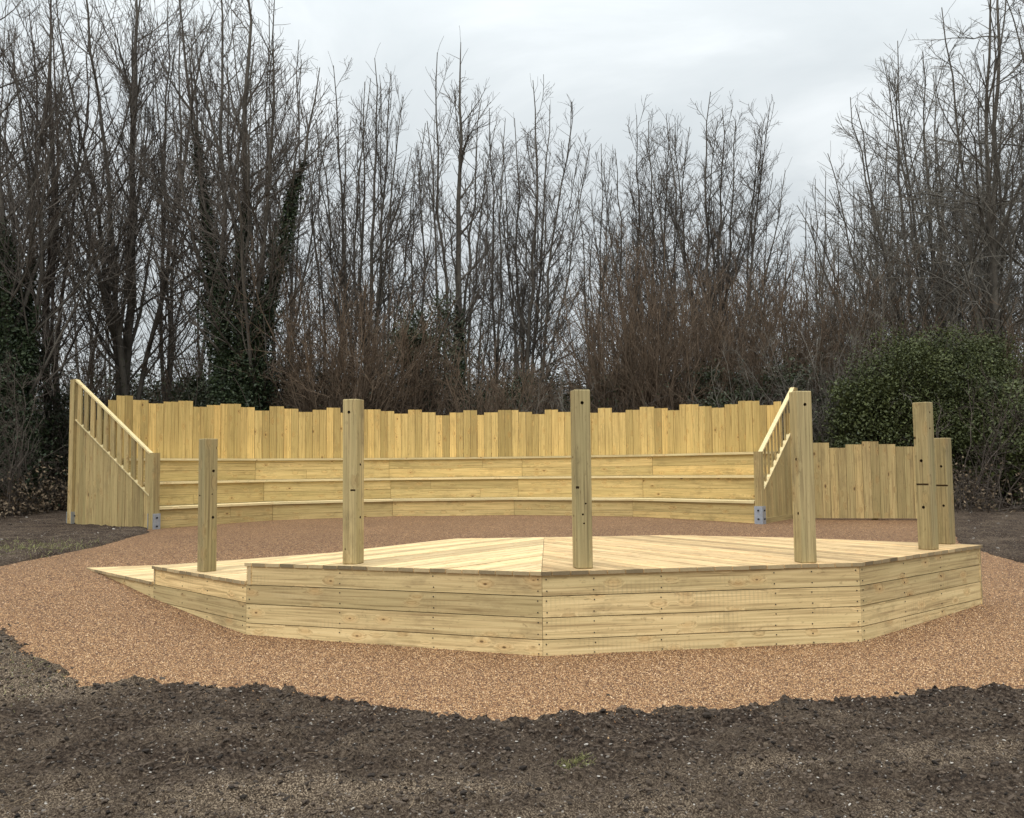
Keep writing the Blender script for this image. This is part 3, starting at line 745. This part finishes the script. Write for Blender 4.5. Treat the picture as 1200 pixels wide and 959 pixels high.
    if ivy:
        pts = []
        for si, yl in ivy:      # stem index, photo row up to which ivy climbs
            zl = at(px, yl, y=Z).z
            sel = P[si][P[si][:, 2] < zl]
            m_ = int(10000 * (len(sel) / 8)); f = r.beta(1.0, 1.45, m_) * (len(sel) - 1.001); i = np.minimum(f.astype(int), len(sel) - 2) if len(sel) > 1 else np.zeros(m_, int)
            if len(sel) < 2: continue
            w = (f - i)[:, None]; c = sel[i] * (1 - w) + sel[i + 1] * w
            fade = 1 - .8 * f / (len(sel) - 1)
            lump = .6 + 1.0 * vnoise(c[:, 2] * 1.4 + si * 9, c[:, 2] * 0 + px, 5); fade = fade * lump
            pts.append(c + r.normal(0, 1, (m_, 3)) * (.23 * fade[:, None]) * np.array([1, 1, .6]))
        leaves(r, np.concatenate(pts), .085, 'ivy', M['ivy'], root, base)
    return root
def leaves(r, c, size, name, mat, parent, origin, tone=None, asp=.6, up=.3):
    n = len(c); a = unit(r.normal(0, 1, (n, 3))); b = unit(np.cross(a, r.normal(0, 1, (n, 3)) + np.array([0, 0, up])))
    s = (size * r.uniform(.6, 1.25, n))[:, None]
    nn = np.cross(a, b)
    v = np.stack([c - a * s * .5, c + b * s * asp * .5 + nn * s * .08, c + a * s * .5, c - b * s * asp * .5 + nn * s * .08], 1).reshape(-1, 3) - np.array(origin)
    f = np.arange(n * 4).reshape(-1, 4)
    tone = r.random(n) if tone is None else tone
    return link(name, np_mesh(name, v, [f], False, {'tone': np.repeat(np.clip(tone, 0, 1), 4)}), mat, parent)
def shrub(name, px, Z, top, wpx, label, n=34, mat='hazel', group='leafless shrubs behind the fence', n1=13, n2=7, seed=0, tw=.0062, trop=.03, wob=.095, lean=0, r0=.022, dpt=.6, basepx=.35, cat='shrub', leaf=None, leafn=0, leafsize=.07):
    r = np.random.default_rng(seed * 13 + int(px) * 3 + 5)
    x = wood_pt(px, Z); h = at(px, top, y=Z).z - gz(x, Z); wd = wpx / F * Z
    base = np.array([x, Z, gz(x, Z) - .03]); root = empty(name, tuple(base), label, cat, group)
    u = r.uniform(-1, 1, n); dp = r.uniform(-1, 1, n)
    p = base + np.c_[u * wd * basepx * .5, dp * dpt * .5, np.zeros(n)]
    d = np.c_[(u * .5 * wd + lean) / h * r.uniform(.5, 1.15, n), dp * dpt / h, np.ones(n)]
    L = h * r.uniform(.6, 1.05, n) * (1 - .22 * u * u)
    P, R = shoot(r, p, d, L, np.full(n, r0), np.full(n, tw * 1.1), 11, wob, trop)
    st = Wood(); st.add(P, R, 4); tw_ = Wood()
    p, dd, l, rr = sprout(r, P, R, L, n1, .12, 1.0, 36, .30, .3)
    Pa, Ra = shoot(r, p, dd, l, np.minimum(rr * .6, .012), np.full(len(p), tw * .8), 6, .12, trop)
    tw_.add(Pa, Ra, 3)
    p, dd, l2, rr = sprout(r, Pa, Ra, l, n2, .2, 1.0, 36, .45, .18)
    Pb, Rb = shoot(r, p, dd, l2, np.minimum(rr * .7, .008), np.full(len(p), tw * .6), 4, .14, trop)
    tw_.add(Pb, Rb, 3)
    st.build('stems', M[mat], root, base); tw_.build('twigs', M[mat], root, base)
    if leafn:
        src = Pb[:, -1]; i = r.integers(0, len(src), leafn)
        leaves(r, src[i] + r.normal(0, .07, (leafn, 3)), leafsize, 'leaves', M[leaf], root, base)
    return root
def evergreen(name, px, Z, top, wpx, label, mat='laurel', clumps=150, per=120, cs=.17, size=.075, dpt=1.2, seed=0, group='evergreen bushes behind the fence', low=0.0, cat='bush'):
    r = np.random.default_rng(seed * 17 + int(px) + 2)
    x = wood_pt(px, Z); g = gz(x, Z); h = at(px, top, y=Z).z - g; wd = wpx / F * Z
    base = np.array([x, Z, g - .03]); root = empty(name, tuple(base), label, cat, group)
    # lumpy dome: several overlapping lobes
    nl_ = 12; lob = np.c_[r.uniform(-.72, .72, nl_) * wd / 2, r.uniform(-.6, .6, nl_) * dpt, r.uniform(.25, .72, nl_) * h]
    lob[0] = (0, 0, .62 * h); lr = r.uniform(.16, .42, nl_)
    k = r.integers(0, nl_, clumps); dirs = unit(r.normal(0, 1, (clumps, 3))); rad = r.uniform(.35, 1, clumps) ** .5
    c = lob[k] + dirs * (rad * lr[k])[:, None] * np.array([wd * .75, dpt * 1.3, h * .72])
    c[:, 2] = np.clip(c[:, 2], low * h + .1, h)
    c = base + c
    pts = (c[:, None, :] + r.normal(0, 1, (clumps, per, 3)) * cs * r.uniform(.6, 1.3, (clumps, 1, 1)) * np.array([1.15, 1.15, .75])).reshape(-1, 3)
    tone = (np.repeat(r.uniform(0, .6, clumps), per) + r.uniform(0, .45, clumps * per))
    pts[:, 2] = np.maximum(pts[:, 2], base[2] + .06)
    leaves(r, pts, size, 'leaves', M[mat], root, base, tone)
    # limbs reach every clump
    s = base + np.c_[r.normal(0, .12, clumps) * wd * .3, r.normal(0, .1, clumps), np.zeros(clumps)]
    t = np.linspace(0, 1, 7)[None, :, None]
    P = s[:, None] + (c - s)[:, None] * t + np.array([0, 0, 1]) * np.sin(t * math.pi) * .12 * h + r.normal(0, .03, (clumps, 7, 3)) * t
    R = np.broadcast_to(np.linspace(.026, .007, 7), (clumps, 7)); wdn = Wood(); wdn.add(P, R, 4); wdn.build('stems', M['hazel_dark'], root, base)
    return root
# tops are (photo column, photo row[, stem radius]) at the tree's own distance
bare_tree('bare_tree', 12, 18.6, [(-60, -60), (-10, -80), (25, -20), (52, 30, .08)], 'ivy-covered bare tree at the left edge, dark green to half its height', ivy=[(0, 250), (1, 240), (2, 250), (3, 330)], r0=.14, seed=1)
bare_tree('bare_tree', 60, 20.5, [(22, 0, .08), (50, -50), (72, 0, .09), (98, 45, .07)], 'brownish many-stemmed bare tree between the left edge and the big forked tree', mats=('hazel_dark', 'twig'), seed=2, n1=14)
bare_tree('bare_tree', 152, 21.5, [(62, -10, .10), (112, -60, .12), (150, -90, .21), (178, -50, .12), (232, -5, .09)], 'big bare tree with thick straight trunk and many forks above the left screen', r0=.16, seed=3, n1=15, ivy=[(2, 400)], spread=.36)
bare_tree('bare_tree', 196, 24, [(196, -30), (216, 10), (180, 40, .06)], 'slim bare tree just left of the ivy-clad pair of trunks', r0=.08, seed=4, n1=11)
bare_tree('bare_tree', 278, 20.4, [(202, -30, .17), (252, -80, .12), (296, -60, .16), (332, 20, .11), (376, 82, .13)], 'large tree with ivy-thick leaning trunks, above the left part of the fence', r0=.15, seed=5, n1=15, ivy=[(0, 120), (2, 175), (4, 190), (1, 260), (3, 330)], spread=.33, depth=.8)
bare_tree('bare_tree', 322, 25.5, [(330, 30), (352, 50), (372, 120, .06)], 'slender bare tree partly behind the right side of the ivy-clad trunks', r0=.07, seed=6, n1=11)
bare_tree('bare_tree', 424, 24.5, [(384, 165, .06), (401, 100, .08), (419, 74, .08), (437, 62, .12), (457, 80, .08), (474, 118, .07), (486, 165, .05)], 'bare tree with a narrow rounded crown above the post with the mid slot', r0=.08, seed=7, n1=14, spread=.26, low=.3, forks=2)
bare_tree('bare_tree', 388, 27, [(372, 150), (396, 130)], 'thin bare tree left of the narrow round-crowned one', r0=.07, seed=8, n1=11, spread=.24)
bare_tree('bare_tree', 524, 24, [(500, 140, .06), (518, 92, .08), (541, 58, .17), (562, 92, .08), (580, 135, .06)], 'tall bare tree with straight dark trunk and pointed crown near the middle of the wood', r0=.08, seed=9, n1=14, spread=.27, ivy=[(2, 350)], low=.28, forks=2)
bare_tree('bare_tree', 488, 27, [(480, 180), (500, 150)], 'thin bare tree in the gap between the round crown and the pointed crown', r0=.06, seed=10, n1=10, spread=.26)
bare_tree('bare_tree', 580, 28, [(575, 150), (592, 128)], 'slim bare tree right of the pointed crown', r0=.07, seed=11, n1=11, spread=.25)
bare_tree('bare_tree', 622, 26, [(588, 165, .05), (603, 125, .08), (624, 104, .11), (645, 114, .08), (666, 142, .07), (688, 185, .05)], 'bare tree with wide-open crown left of the tallest post', r0=.08, seed=12, n1=14, spread=.28, low=.26, forks=2)
bare_tree('bare_tree', 694, 29, [(680, 200), (700, 185), (718, 215)], 'group of thin bare stems right of the tallest post', r0=.05, seed=13, n1=10, spread=.22)
bare_tree('bare_tree', 752, 28, [(690, 230, .04), (706, 195, .05), (722, 170, .06), (740, 152, .06), (760, 142, .07), (782, 150, .06), (800, 165, .05)], 'fan-shaped bare tree, left shoulder of the broad rounded crown', r0=.06, seed=14, n1=19, spread=.27, low=.25, forks=1, ex=.9, trop=.06)
bare_tree('bare_tree', 838, 26.5, [(738, 190, .05), (756, 162, .06), (776, 144, .07), (798, 135, .08), (820, 132, .08), (842, 134, .09), (864, 138, .08), (886, 147, .08), (906, 165, .07), (924, 196, .06), (938, 240, .05), (946, 290, .04)], 'bare tree with the broad rounded fan crown right of centre', r0=.08, seed=15, n1=20, spread=.27, low=.28, forks=1, ex=.82, trop=.06)
bare_tree('bare_tree', 948, 30, [(930, 250), (950, 215), (972, 198)], 'small thin bare tree in the dip before the big right-hand tree', r0=.06, seed=16, n1=10, spread=.24, forks=1)
bare_tree('bare_tree', 1108, 23.5, [(938, 320, .04), (940, 270, .05), (950, 225, .06), (965, 185, .06), (982, 145, .07), (1002, 108, .07), (1025, 78, .08), (1048, 56, .08), (1072, 44, .09), (1098, 44, .09), (1124, 56, .08), (1150, 82, .08), (1174, 120, .07), (1196, 170, .06)], 'big bare tree with huge rounded fan of grey branches above the low fence', r0=.08, seed=17, n1=18, spread=.27, low=.22, mats=('bark', 'twig_pale'), trop=.045, forks=1, ex=.8)
bare_tree('bare_tree', 1178, 20, [(1098, 15, .08), (1135, -50, .1), (1175, -90, .15), (1225, -70, .12), (1260, 0, .1)], 'tall grey bare tree at the right edge with drooping crooked twigs', r0=.13, seed=18, n1=11, spread=.36, mats=('bark', 'twig_pale'), trop=-.02, forks=2, wb=.15)
bare_tree('bare_tree', 1262, 23, [(1225, -20), (1262, -60), (1300, 0)], 'bare tree half outside the right edge of the picture', r0=.12, seed=19, n1=12, spread=.36)
# rows further back
rr_ = np.random.default_rng(4)
BK = 'bare tree in the back row, seen only through the branches of nearer trees'
for px, Z, ty in [q_ for i_, q_ in enumerate([(-20, 36, -20), (35, 40, 60), (105, 37, 120), (130, 44, 190), (185, 38, 130), (240, 40, 60), (300, 41, 60), (350, 38, 150), (405, 43, 230), (450, 38, 210), (505, 44, 250), (552, 39, 220), (600, 45, 240), (650, 38, 260), (705, 40, 260), (735, 44, 230), (790, 41, 200), (835, 38, 220), (880, 44, 240), (925, 39, 270), (975, 42, 240), (1010, 37, 200), (1050, 44, 150), (1110, 38, 120), (1150, 43, 100), (1205, 38, 40)]) if i_ % 3 != 1 or q_[0] > 680]:
    a_ = rr_.uniform(-22, 22, 2)
    bare_tree('bare_tree', px, Z, [(px + a_[0], ty), (px + a_[1], ty + 20), (px + a_[0] - a_[1], ty + 45)], BK, group='bare trees of the back row', r0=.09, n1=12, n2=9, n3=4, spread=.30, seed=int(px) + 99, tw=.008, low=.12, forks=1)
# leafless shrubs
for args in [
    (398, 20.3, 285, 120, 'largest red-brown thicket of stems behind the post with the mid slot', 64), (352, 21.5, 345, 80, 'red-brown thicket under the right side of the ivy-clad trunks', 36), (455, 20.8, 330, 90, 'red-brown shrub right of the largest brown thicket', 44),
    (575, 20.5, 395, 110, 'low tangled brown shrub under the pointed bare tree', 46), (525, 21.5, 385, 70, 'dull brown shrub around the straight dark trunk', 30), (640, 22, 400, 90, 'thin brown shrub left of the tallest post', 30),
    (735, 22, 262, 110, 'tall reddish shrub of upright rods, right of the tallest post', 60), (790, 21.5, 300, 100, 'tall reddish shrub of upright rods below the broad crown', 56), (845, 22.5, 290, 110, 'brown rod-like shrub under the right half of the broad crown', 56),
    (905, 22, 300, 110, 'brown shrub between the broad crown and the big right-hand tree', 52), (965, 22.5, 275, 120, 'reddish shrub behind the top of the right sloping screen', 60), (1030, 22, 270, 110, 'reddish-brown shrub under the big sloping fan of branches', 50),
    (1185, 19.5, 300, 90, 'reddish-brown shrub at the right edge above the evergreen bush', 44), (700, 23, 350, 60, 'thin upright shrub directly right of the tallest post top', 22), (95, 21.5, 370, 80, 'thin brown shrub left of the big forked tree', 26), (215, 22.5, 330, 70, 'thin brown shrub between the big forked tree and the ivy-clad trunks', 24)]:
    shrub('leafless_shrub', args[0], args[1], args[2], args[3], args[4], n=args[5], seed=3)
for args in [(1150, 16.6, 395, 150, 'sprawling brown leafless bush right of the short post, in front of the evergreen bush', 12), (22, 17.6, 400, 130, 'tangled dark leafless bush left of the left screen', 44)]:
    shrub('leafless_shrub', *args[:5], n=args[5], mat='hazel_dark', seed=8, wob=.17, trop=-.005, r0=.014, tw=.0045, n1=9, n2=6, basepx=.6, dpt=1.2)
bare_tree('bare_tree', 1020, 26.5, [(945, 330, .05), (962, 275, .05), (985, 235, .06), (1015, 205, .06), (1050, 215, .06), (1085, 230, .05)], 'lower spreading bare tree under the left side of the huge rounded grey fan', r0=.06, seed=41, n1=16, spread=.30, low=.2, mats=('bark', 'twig_pale'), trop=.03, forks=2)
bare_tree('bare_tree', 1140, 25, [(1085, 150, .06), (1120, 110, .07), (1160, 130, .07), (1195, 170, .06)], 'bare tree filling the space right of the huge rounded grey fan', r0=.07, seed=42, n1=16, spread=.32, low=.2, mats=('bark', 'twig_pale'), trop=.02, forks=2)
for args in [(575, 20.0, 425, 100, 'thin pale arching stems over the fence top under the pointed tree', 12), (665, 20.0, 420, 110, 'thin pale arching stems over the fence top behind the tallest post', 13), (870, 20.0, 400, 120, 'thin pale arching stems over the right half of the fence', 13), (985, 20.2, 330, 150, 'wide grey-brown tangle between the sloping screen and the evergreen bush', 40), (1075, 21.5, 260, 150, 'grey-brown tangle rising behind the big evergreen bush', 40)]:
    shrub('leafless_shrub', *args[:5], n=args[5], mat='twig_pale', seed=21, wob=.14, trop=0, r0=.012, tw=.0048, n1=11, n2=6, basepx=.5)
# evergreens
evergreen('evergreen_bush', 1088, 18.9, 362, 215, 'big loose evergreen bush above the low fence', clumps=420, per=210, seed=5, size=.058, cs=.22)
evergreen('evergreen_bush', 1005, 19.6, 425, 110, 'lower evergreen bush between the right screen and the big rounded one', clumps=150, per=130, seed=2)
evergreen('evergreen_bush', 1205, 16.8, 425, 62, 'bright green leafy bush cut by the right edge', clumps=80, per=90, seed=3)
evergreen('evergreen_bush', 1180, 18.2, 425, 130, 'dark evergreen bush behind the short post and bare twigs', mat='laurel', clumps=300, per=200, seed=9, size=.06)
for a_ in [(500, 21.8, 322, 62, 'narrow dark evergreen left of the straight dark trunk', 110), (870, 21.3, 398, 120, 'dark evergreen bush with flat top behind the right half of the fence', 150), (295, 21.4, 390, 90, 'dark evergreen bush below the ivy-clad trunks', 130),
           (228, 21.6, 410, 60, 'small dark evergreen bush left of the ivy-clad trunks', 80), (20, 19.8, 335, 95, 'tall dark evergreen mass at the left edge', 170), (600, 22.6, 432, 110, 'low dark evergreen under the open-crowned tree', 100), (700, 23, 436, 110, 'low dark evergreen right of the tallest post', 90),
           (420, 22.6, 400, 130, 'dark evergreen behind the red-brown thicket', 120), (790, 23, 420, 110, 'low dark evergreen among the reddish rods', 100), (950, 22, 420, 90, 'dark evergreen behind the right sloping screen top', 100), (140, 22.6, 420, 80, 'low dark evergreen at the foot of the big forked tree', 60), (350, 22.6, 410, 80, 'dark evergreen at the right foot of the ivy-clad trunks', 90)]:
    evergreen('evergreen_bush', *a_[:5], mat='holly', clumps=a_[5], per=110, seed=5, size=.08, cs=.2)
for a_ in [(95, 27, 448, 130, 'far low dark evergreen seen beside the top of the left screen', 70), (190, 26.5, 425, 120, 'far dark evergreen between the forked tree and the ivy-clad trunks', 80), (555, 26, 425, 120, 'far dark evergreen behind the straight dark trunk', 80), (655, 26.5, 420, 140, 'far dark evergreen behind the tallest post', 90), (735, 26.5, 405, 120, 'far dark evergreen behind the left side of the reddish rods', 80)]:
    evergreen('evergreen_bush', *a_[:5], mat='holly', clumps=a_[5], per=120, seed=15, size=.11, cs=.28)
# uncountable tangle along the foot of the wood
def tangle(name, label, n, xr, yr, h, mat, seed, tw=.006, leafn=0, leafmat_='straw', cond=None):
    r = np.random.default_rng(seed)
    x = r.uniform(*xr, n); y = r.uniform(*yr, n)
    if cond is not None: k = cond(x, y); x, y = x[k], y[k]; n = len(x)
    p = np.c_[x, y, z0(x, y) - .02]; d = np.c_[r.normal(0, .6, n), r.normal(0, .45, n), np.ones(n)]
    L = h * r.uniform(.4, 1.15, n)
    P, R = shoot(r, p, d, L, np.full(n, tw * 1.5), np.full(n, tw * .8), 9, .2, -.03)
    w_ = Wood(); w_.add(P, R, 3)
    kp = ~((np.abs(P[:, :, 0] + .9) < 8.3) & (P[:, :, 1] < 19.9)).any(1); P, R, L = P[kp], R[kp], L[kp]
    p, dd, l, rr = sprout(r, P, R, L, 7, .15, 1.0, 45, .35, .2)
    Pa, Ra = shoot(r, p, dd, l, np.full(len(p), tw), np.full(len(p), tw * .5), 5, .2, 0); w_.add(Pa, Ra, 3)
    v = np.concatenate(w_.v); o = link(name, np_mesh(name, v, [np.concatenate(w_.q)], True), M[mat]); tag(o, label, name.replace('_', ' '), kind='stuff')
    if leafn:
        i = r.integers(0, len(Pa), leafn); c = Pa[i, r.integers(1, 5, leafn)] + r.normal(0, .05, (leafn, 3)); c[:, 2] = np.maximum(c[:, 2], z0(c[:, 0], c[:, 1]) + .03)
        leaves(r, c, .07, 'leaves', M[leafmat_], o, (0, 0, 0))
    return o
tangle('undergrowth', 'dense brown and grey tangle of stems along the foot of the wood', 3200, (-15, 15), (19.4, 24.5), 3.4, 'hazel_dark', 1, leafn=70000, leafmat_='holly')
tangle('undergrowth', 'deep shaded thicket far behind the fence', 2600, (-26, 26), (26, 36), 6.0, 'hazel_dark', 2, tw=.010, leafn=120000, leafmat_='holly')
tangle('brambles', 'low brown brambles and dead stems left of the left screen', 620, (-13, -7.6), (16.0, 19.6), 1.05, 'hazel_dark', 3, leafn=9000)
tangle('brambles', 'dead twigs and bramble stems on the ground under the leafless bush at the right', 420, (7.6, 13), (15.6, 19.6), 1.1, 'hazel_dark', 4, leafn=6000)

# ------------------------------------------------------------------ loose things on the soil
def icos():
    bm = bmesh.new(); bmesh.ops.create_icosphere(bm, subdivisions=1, radius=1); v = np.array([tuple(q.co) for q in bm.verts]); f = np.array([[q.index for q in p.verts] for p in bm.faces]); bm.free(); return v, f
IV, IF = icos()
GZI = zg.reshape(ny, nx)
def ground_h(x, y):
    i = np.clip(np.searchsorted(xs, x) - 1, 0, nx - 2); j = np.clip(np.searchsorted(ys, y) - 1, 0, ny - 2)
    u = (x - xs[i]) / (xs[i + 1] - xs[i]); v = (y - ys[j]) / (ys[j + 1] - ys[j])
    return (GZI[j, i] * (1 - u) + GZI[j, i + 1] * u) * (1 - v) + (GZI[j + 1, i] * (1 - u) + GZI[j + 1, i + 1] * u) * v
def scatter_rocks(name, label, n, smin, smax, mat, seed, cond, box, flat=.6, sink=.3, power=3):
    r = np.random.default_rng(seed); x = r.uniform(box[0], box[1], n); y = r.uniform(box[2], box[3], n)
    k = cond(x, y, r); x, y = x[k], y[k]; n = len(x)
    s = smin + (smax - smin) * r.random(n) ** power
    sc = s[:, None] * r.uniform(.55, 1.25, (n, 3)) * np.array([1, 1, flat]); a = r.uniform(0, 6.28, n)
    v = IV[None] * (1 + r.normal(0, .16, (n, len(IV), 1))) * sc[:, None, :]
    ca, sa = np.cos(a)[:, None], np.sin(a)[:, None]
    vx = v[..., 0] * ca - v[..., 1] * sa; vy = v[..., 0] * sa + v[..., 1] * ca
    tilt = r.normal(0, .3, n)[:, None]
    v = np.stack([vx + x[:, None], vy + y[:, None], v[..., 2] + vx * tilt + (np.maximum(ground_h(x, y), z0(x, y)) + s * flat * (1 - sink) * .6)[:, None]], -1)
    f = (IF[None] + (np.arange(n) * len(IV))[:, None, None]).reshape(-1, 3)
    o = link(name, np_mesh(name, v.reshape(-1, 3), [f], False, {'tone': np.repeat(r.random(n) ** (2.2 if mat == 'chip' else 1.0), len(IV))}), M[mat])
    tag(o, label, name.replace('_', ' '), kind='stuff'); return o
def gravel_stones(n, seed):
    r = np.random.default_rng(seed); y = 4.3 + 7.2 * r.random(n * 2) ** 1.5; x = r.uniform(-7.5, 7.5, n * 2)
    k = (signed(x, y) < .05) & (np.abs(x) < 7.4)
    # not under the stage
    st_ = [A, B, C, D, P2, P1, Q2, K0, L0]; ins = np.zeros(len(x), bool)
    for i in range(len(st_)):
        a, b = st_[i], st_[(i + 1) % len(st_)]; c = (a.y > y) != (b.y > y); ins ^= c & (x < (b.x - a.x) * (y - a.y) / (b.y - a.y + 1e-12) + a.x)
    k &= ~ins & (r.random(len(x)) < np.clip((11.5 - y) / 5, 0, 1)); x, y = x[k][:n], y[k][:n]; n = len(x)
    V8 = np.array([(1, 0, 0), (0, 1, 0), (-1, 0, 0), (0, -1, 0), (0, 0, 1)], float); F8 = np.array([(0, 1, 4), (1, 2, 4), (2, 3, 4), (3, 0, 4)])
    s = r.uniform(.0028, .0060, n)[:, None, None] * r.uniform(.7, 1.3, (n, 1, 3)); a = r.uniform(0, 6.28, n)[:, None]
    v = V8[None] * s; v = v + r.normal(0, .0012, v.shape)
    vx = v[..., 0] * np.cos(a) - v[..., 1] * np.sin(a); vy = v[..., 0] * np.sin(a) + v[..., 1] * np.cos(a)
    v = np.stack([vx + x[:, None], vy + y[:, None], v[..., 2] + z0(x, y)[:, None]], -1).reshape(-1, 3)
    f = (F8[None] + (np.arange(n) * 5)[:, None, None]).reshape(-1, 3)
    o = link('gravel', np_mesh('gravel', v, [f], True, {'tone': np.repeat(r.random(n), 5)}), M['stone']); tag(o, 'tan and brown gravel stones bound in resin around the stage', 'gravel', kind='stuff')
gravel_stones(480000, 6)
outside = lambda x, y, r: (signed(x, y) + (fbm(x, y, 2.2, 4, 3) - .5) * .26) > .03
def near_edge(x, y, r):
    s_ = signed(x, y); return (s_ > -.5) & (s_ < .35) & (r.random(len(x)) < np.where(s_ > -.04, np.exp(-np.maximum(s_, 0) / .12), .10 * np.exp(s_ / .12)))
scatter_rocks('soil_crumbs', 'dark crumbs and clods of dug soil', 60000, .003, .017, 'crumb', 1, outside, (-5.2, 5.2, 3.0, 7.6), power=4)
scatter_rocks('soil_crumbs', 'dark clods heaped along the front edge of the gravel', 46000, .003, .024, 'crumb', 2, near_edge, (-5.6, 5.6, 4.0, 8.5), power=3)
scatter_rocks('stone_chips', 'small pale stone and wood chips scattered in the dark soil', 14000, .0015, .010, 'chip', 3, outside, (-5.2, 5.2, 3.0, 7.6), flat=.5, power=3)
scatter_rocks('stone_chips', 'pale stones in the dark soil beside the two ends of the seating', 900, .008, .035, 'chip', 4, lambda x, y, r: (signed(x, y) > .2) & (np.abs(x) > 5.5), (-13, 13, 9, 18), flat=.5, power=3)
scatter_rocks('gravel', 'loose gravel stones spilled onto the soil along the edge', 16000, .003, .0065, 'stone', 7, lambda x, y, r: (signed(x, y) > -.1) & (r.random(len(x)) < np.exp(-np.maximum(signed(x, y), 0) / .13)), (-5.6, 5.6, 4.0, 8.5), flat=.8, power=1)
def blades(name, label, pts, h, mat, seed, w=.004, lay=.6):
    r = np.random.default_rng(seed); n = len(pts); p = np.c_[pts, ground_h(pts[:, 0], pts[:, 1]) - .003]
    d = np.c_[r.normal(0, lay, (n, 2)), np.ones(n)]; L = h * r.uniform(.4, 1.3, n)
    P, R = shoot(r, p, d, L, np.full(n, w), np.full(n, w * .3), 4, .15, -.08)
    v, q = tubes(P, R, 3)
    o = link(name, np_mesh(name, v, [q], False, {'tone': np.repeat(r.random(n), 12)}), M[mat]); tag(o, label, name.replace('_', ' '), kind='stuff'); return o
g_ = np.random.default_rng(9)
c = on_ground(675, 903)
tuft = blades('weed_tuft', 'single small bright green weed in the dark soil at the front', g_.normal(0, 1, (200, 2)) * (.042, .03) + (c.x, c.y), .026, 'grass', 2, .0022, 1.0)
tag(tuft, cat='weed'); del tuft['kind']
c = on_ground(45, 648); blades('grass', 'strip of short grass beside the gravel at the left', g_.normal(0, 1, (1500, 2)) * (1.5, .45) + (c.x - .4, c.y + .25), .05, 'grass', 3, .004)
c = on_ground(15, 800); blades('grass', 'thin pale grass in the soil at the lower left', g_.normal(0, 1, (900, 2)) * (.35, .5) + (c.x, c.y), .03, 'grass', 4, .002, 1.2)
c = on_ground(310, 950); blades('grass', 'sparse straw and grass at the bottom of the soil', g_.normal(0, 1, (420, 2)) * (.4, .07) + (c.x, c.y), .03, 'straw', 5, .002, 1.5)
# dead straw and twiglets lying flat
n = 5200; x = g_.uniform(-5.2, 5.2, n); y = 3.0 + 4.4 * g_.random(n); k = outside(x, y, g_) & (g_.random(n) < np.clip(.35 + (-x) * .22 + (4.2 - y) * .4, .06, 1)); pts = np.c_[x[k], y[k]]
p = np.c_[pts, ground_h(pts[:, 0], pts[:, 1]) + .004]; m_ = len(p)
P, R = shoot(g_, p, np.c_[g_.normal(0, 1, (m_, 2)), g_.normal(0, .08, m_)], g_.uniform(.015, .085, m_), np.full(m_, .0016), np.full(m_, .0009), 4, .2, 0)
v, q = tubes(P, R, 3)
o = link('dead_straw', np_mesh('dead_straw', v, [q], False, {'tone': np.repeat(g_.random(m_), 12)}), M['straw']); tag(o, 'dead straw and twiglets lying on the soil', 'straw', kind='stuff')


# ------------------------------------------------------------------ parents: parts were built relative to their thing's base
for o in COL.objects:
    if o.parent: o.matrix_parent_inverse = Matrix.Identity(4)

# ------------------------------------------------------------------ light
w = bpy.data.worlds.new('World'); S.world = w; w.use_nodes = True; t = w.node_tree; t.nodes.clear()
outp = t.nodes.new('ShaderNodeOutputWorld'); bg = t.nodes.new('ShaderNodeBackground'); t.links.new(bg.outputs[0], outp.inputs[0])
SUN_EL, SUN_AZ = math.radians(48), math.radians(200)      # compass style: 0 = +Y, clockwise
sky = t.nodes.new('ShaderNodeTexSky'); sky.sky_type = 'NISHITA'; sky.sun_disc = False; sky.sun_elevation = SUN_EL; sky.sun_rotation = SUN_AZ
co = N(t, 'ShaderNodeTexCoord').outputs['Generated']
sep = N(t, 'ShaderNodeSeparateXYZ', {0: co})
el = math_(t, 'MAXIMUM', sep.outputs[2], 0.0)
den = math_(t, 'ADD', el, .18)
cv = N(t, 'ShaderNodeCombineXYZ', {0: math_(t, 'DIVIDE', sep.outputs[0], den), 1: math_(t, 'DIVIDE', sep.outputs[1], den)}).outputs[0]
cl = N(t, 'ShaderNodeTexNoise', {'Vector': cv, 'Scale': 1.9, 'Detail': 6.0, 'Roughness': .55, 'Distortion': .7}).outputs[0]
cl = ramp(t, cl, [(.30, (.84, .86, .87)), (.5, (.94, .95, .955)), (.70, (1.12, 1.115, 1.11))])
SKYK = 5.2      # cloud deck brightness before the world strength
grad = math_(t, 'MULTIPLY_ADD', math_(t, 'POWER', el, 3.0), 4.0); grad.node.inputs[2].default_value = 1.0
over = mix(t, 1.0, cl, (SKYK * .95, SKYK * 1.0, SKYK * 1.02), 'MULTIPLY')
over = N(t, 'ShaderNodeVectorMath', {0: over, 3: grad}, operation='SCALE').outputs[0]
fin = mix(t, .95, sky.outputs[0], over)
t.links.new(fin, bg.inputs[0]); bg.inputs[1].default_value = .12
sun = bpy.data.lights.new('sun', 'SUN'); sun.energy = 1.2; sun.angle = math.radians(25); sun.color = (1, .97, .92)
so = bpy.data.objects.new('sun', sun); COL.objects.link(so)
sv = Vector((math.sin(SUN_AZ) * math.cos(SUN_EL), math.cos(SUN_AZ) * math.cos(SUN_EL), math.sin(SUN_EL)))
so.rotation_euler = sv.to_track_quat('Z', 'Y').to_euler()
S.view_settings.view_transform = 'Standard'; S.view_settings.look = 'None'; S.view_settings.gamma = 1; S.view_settings.exposure = 0.26
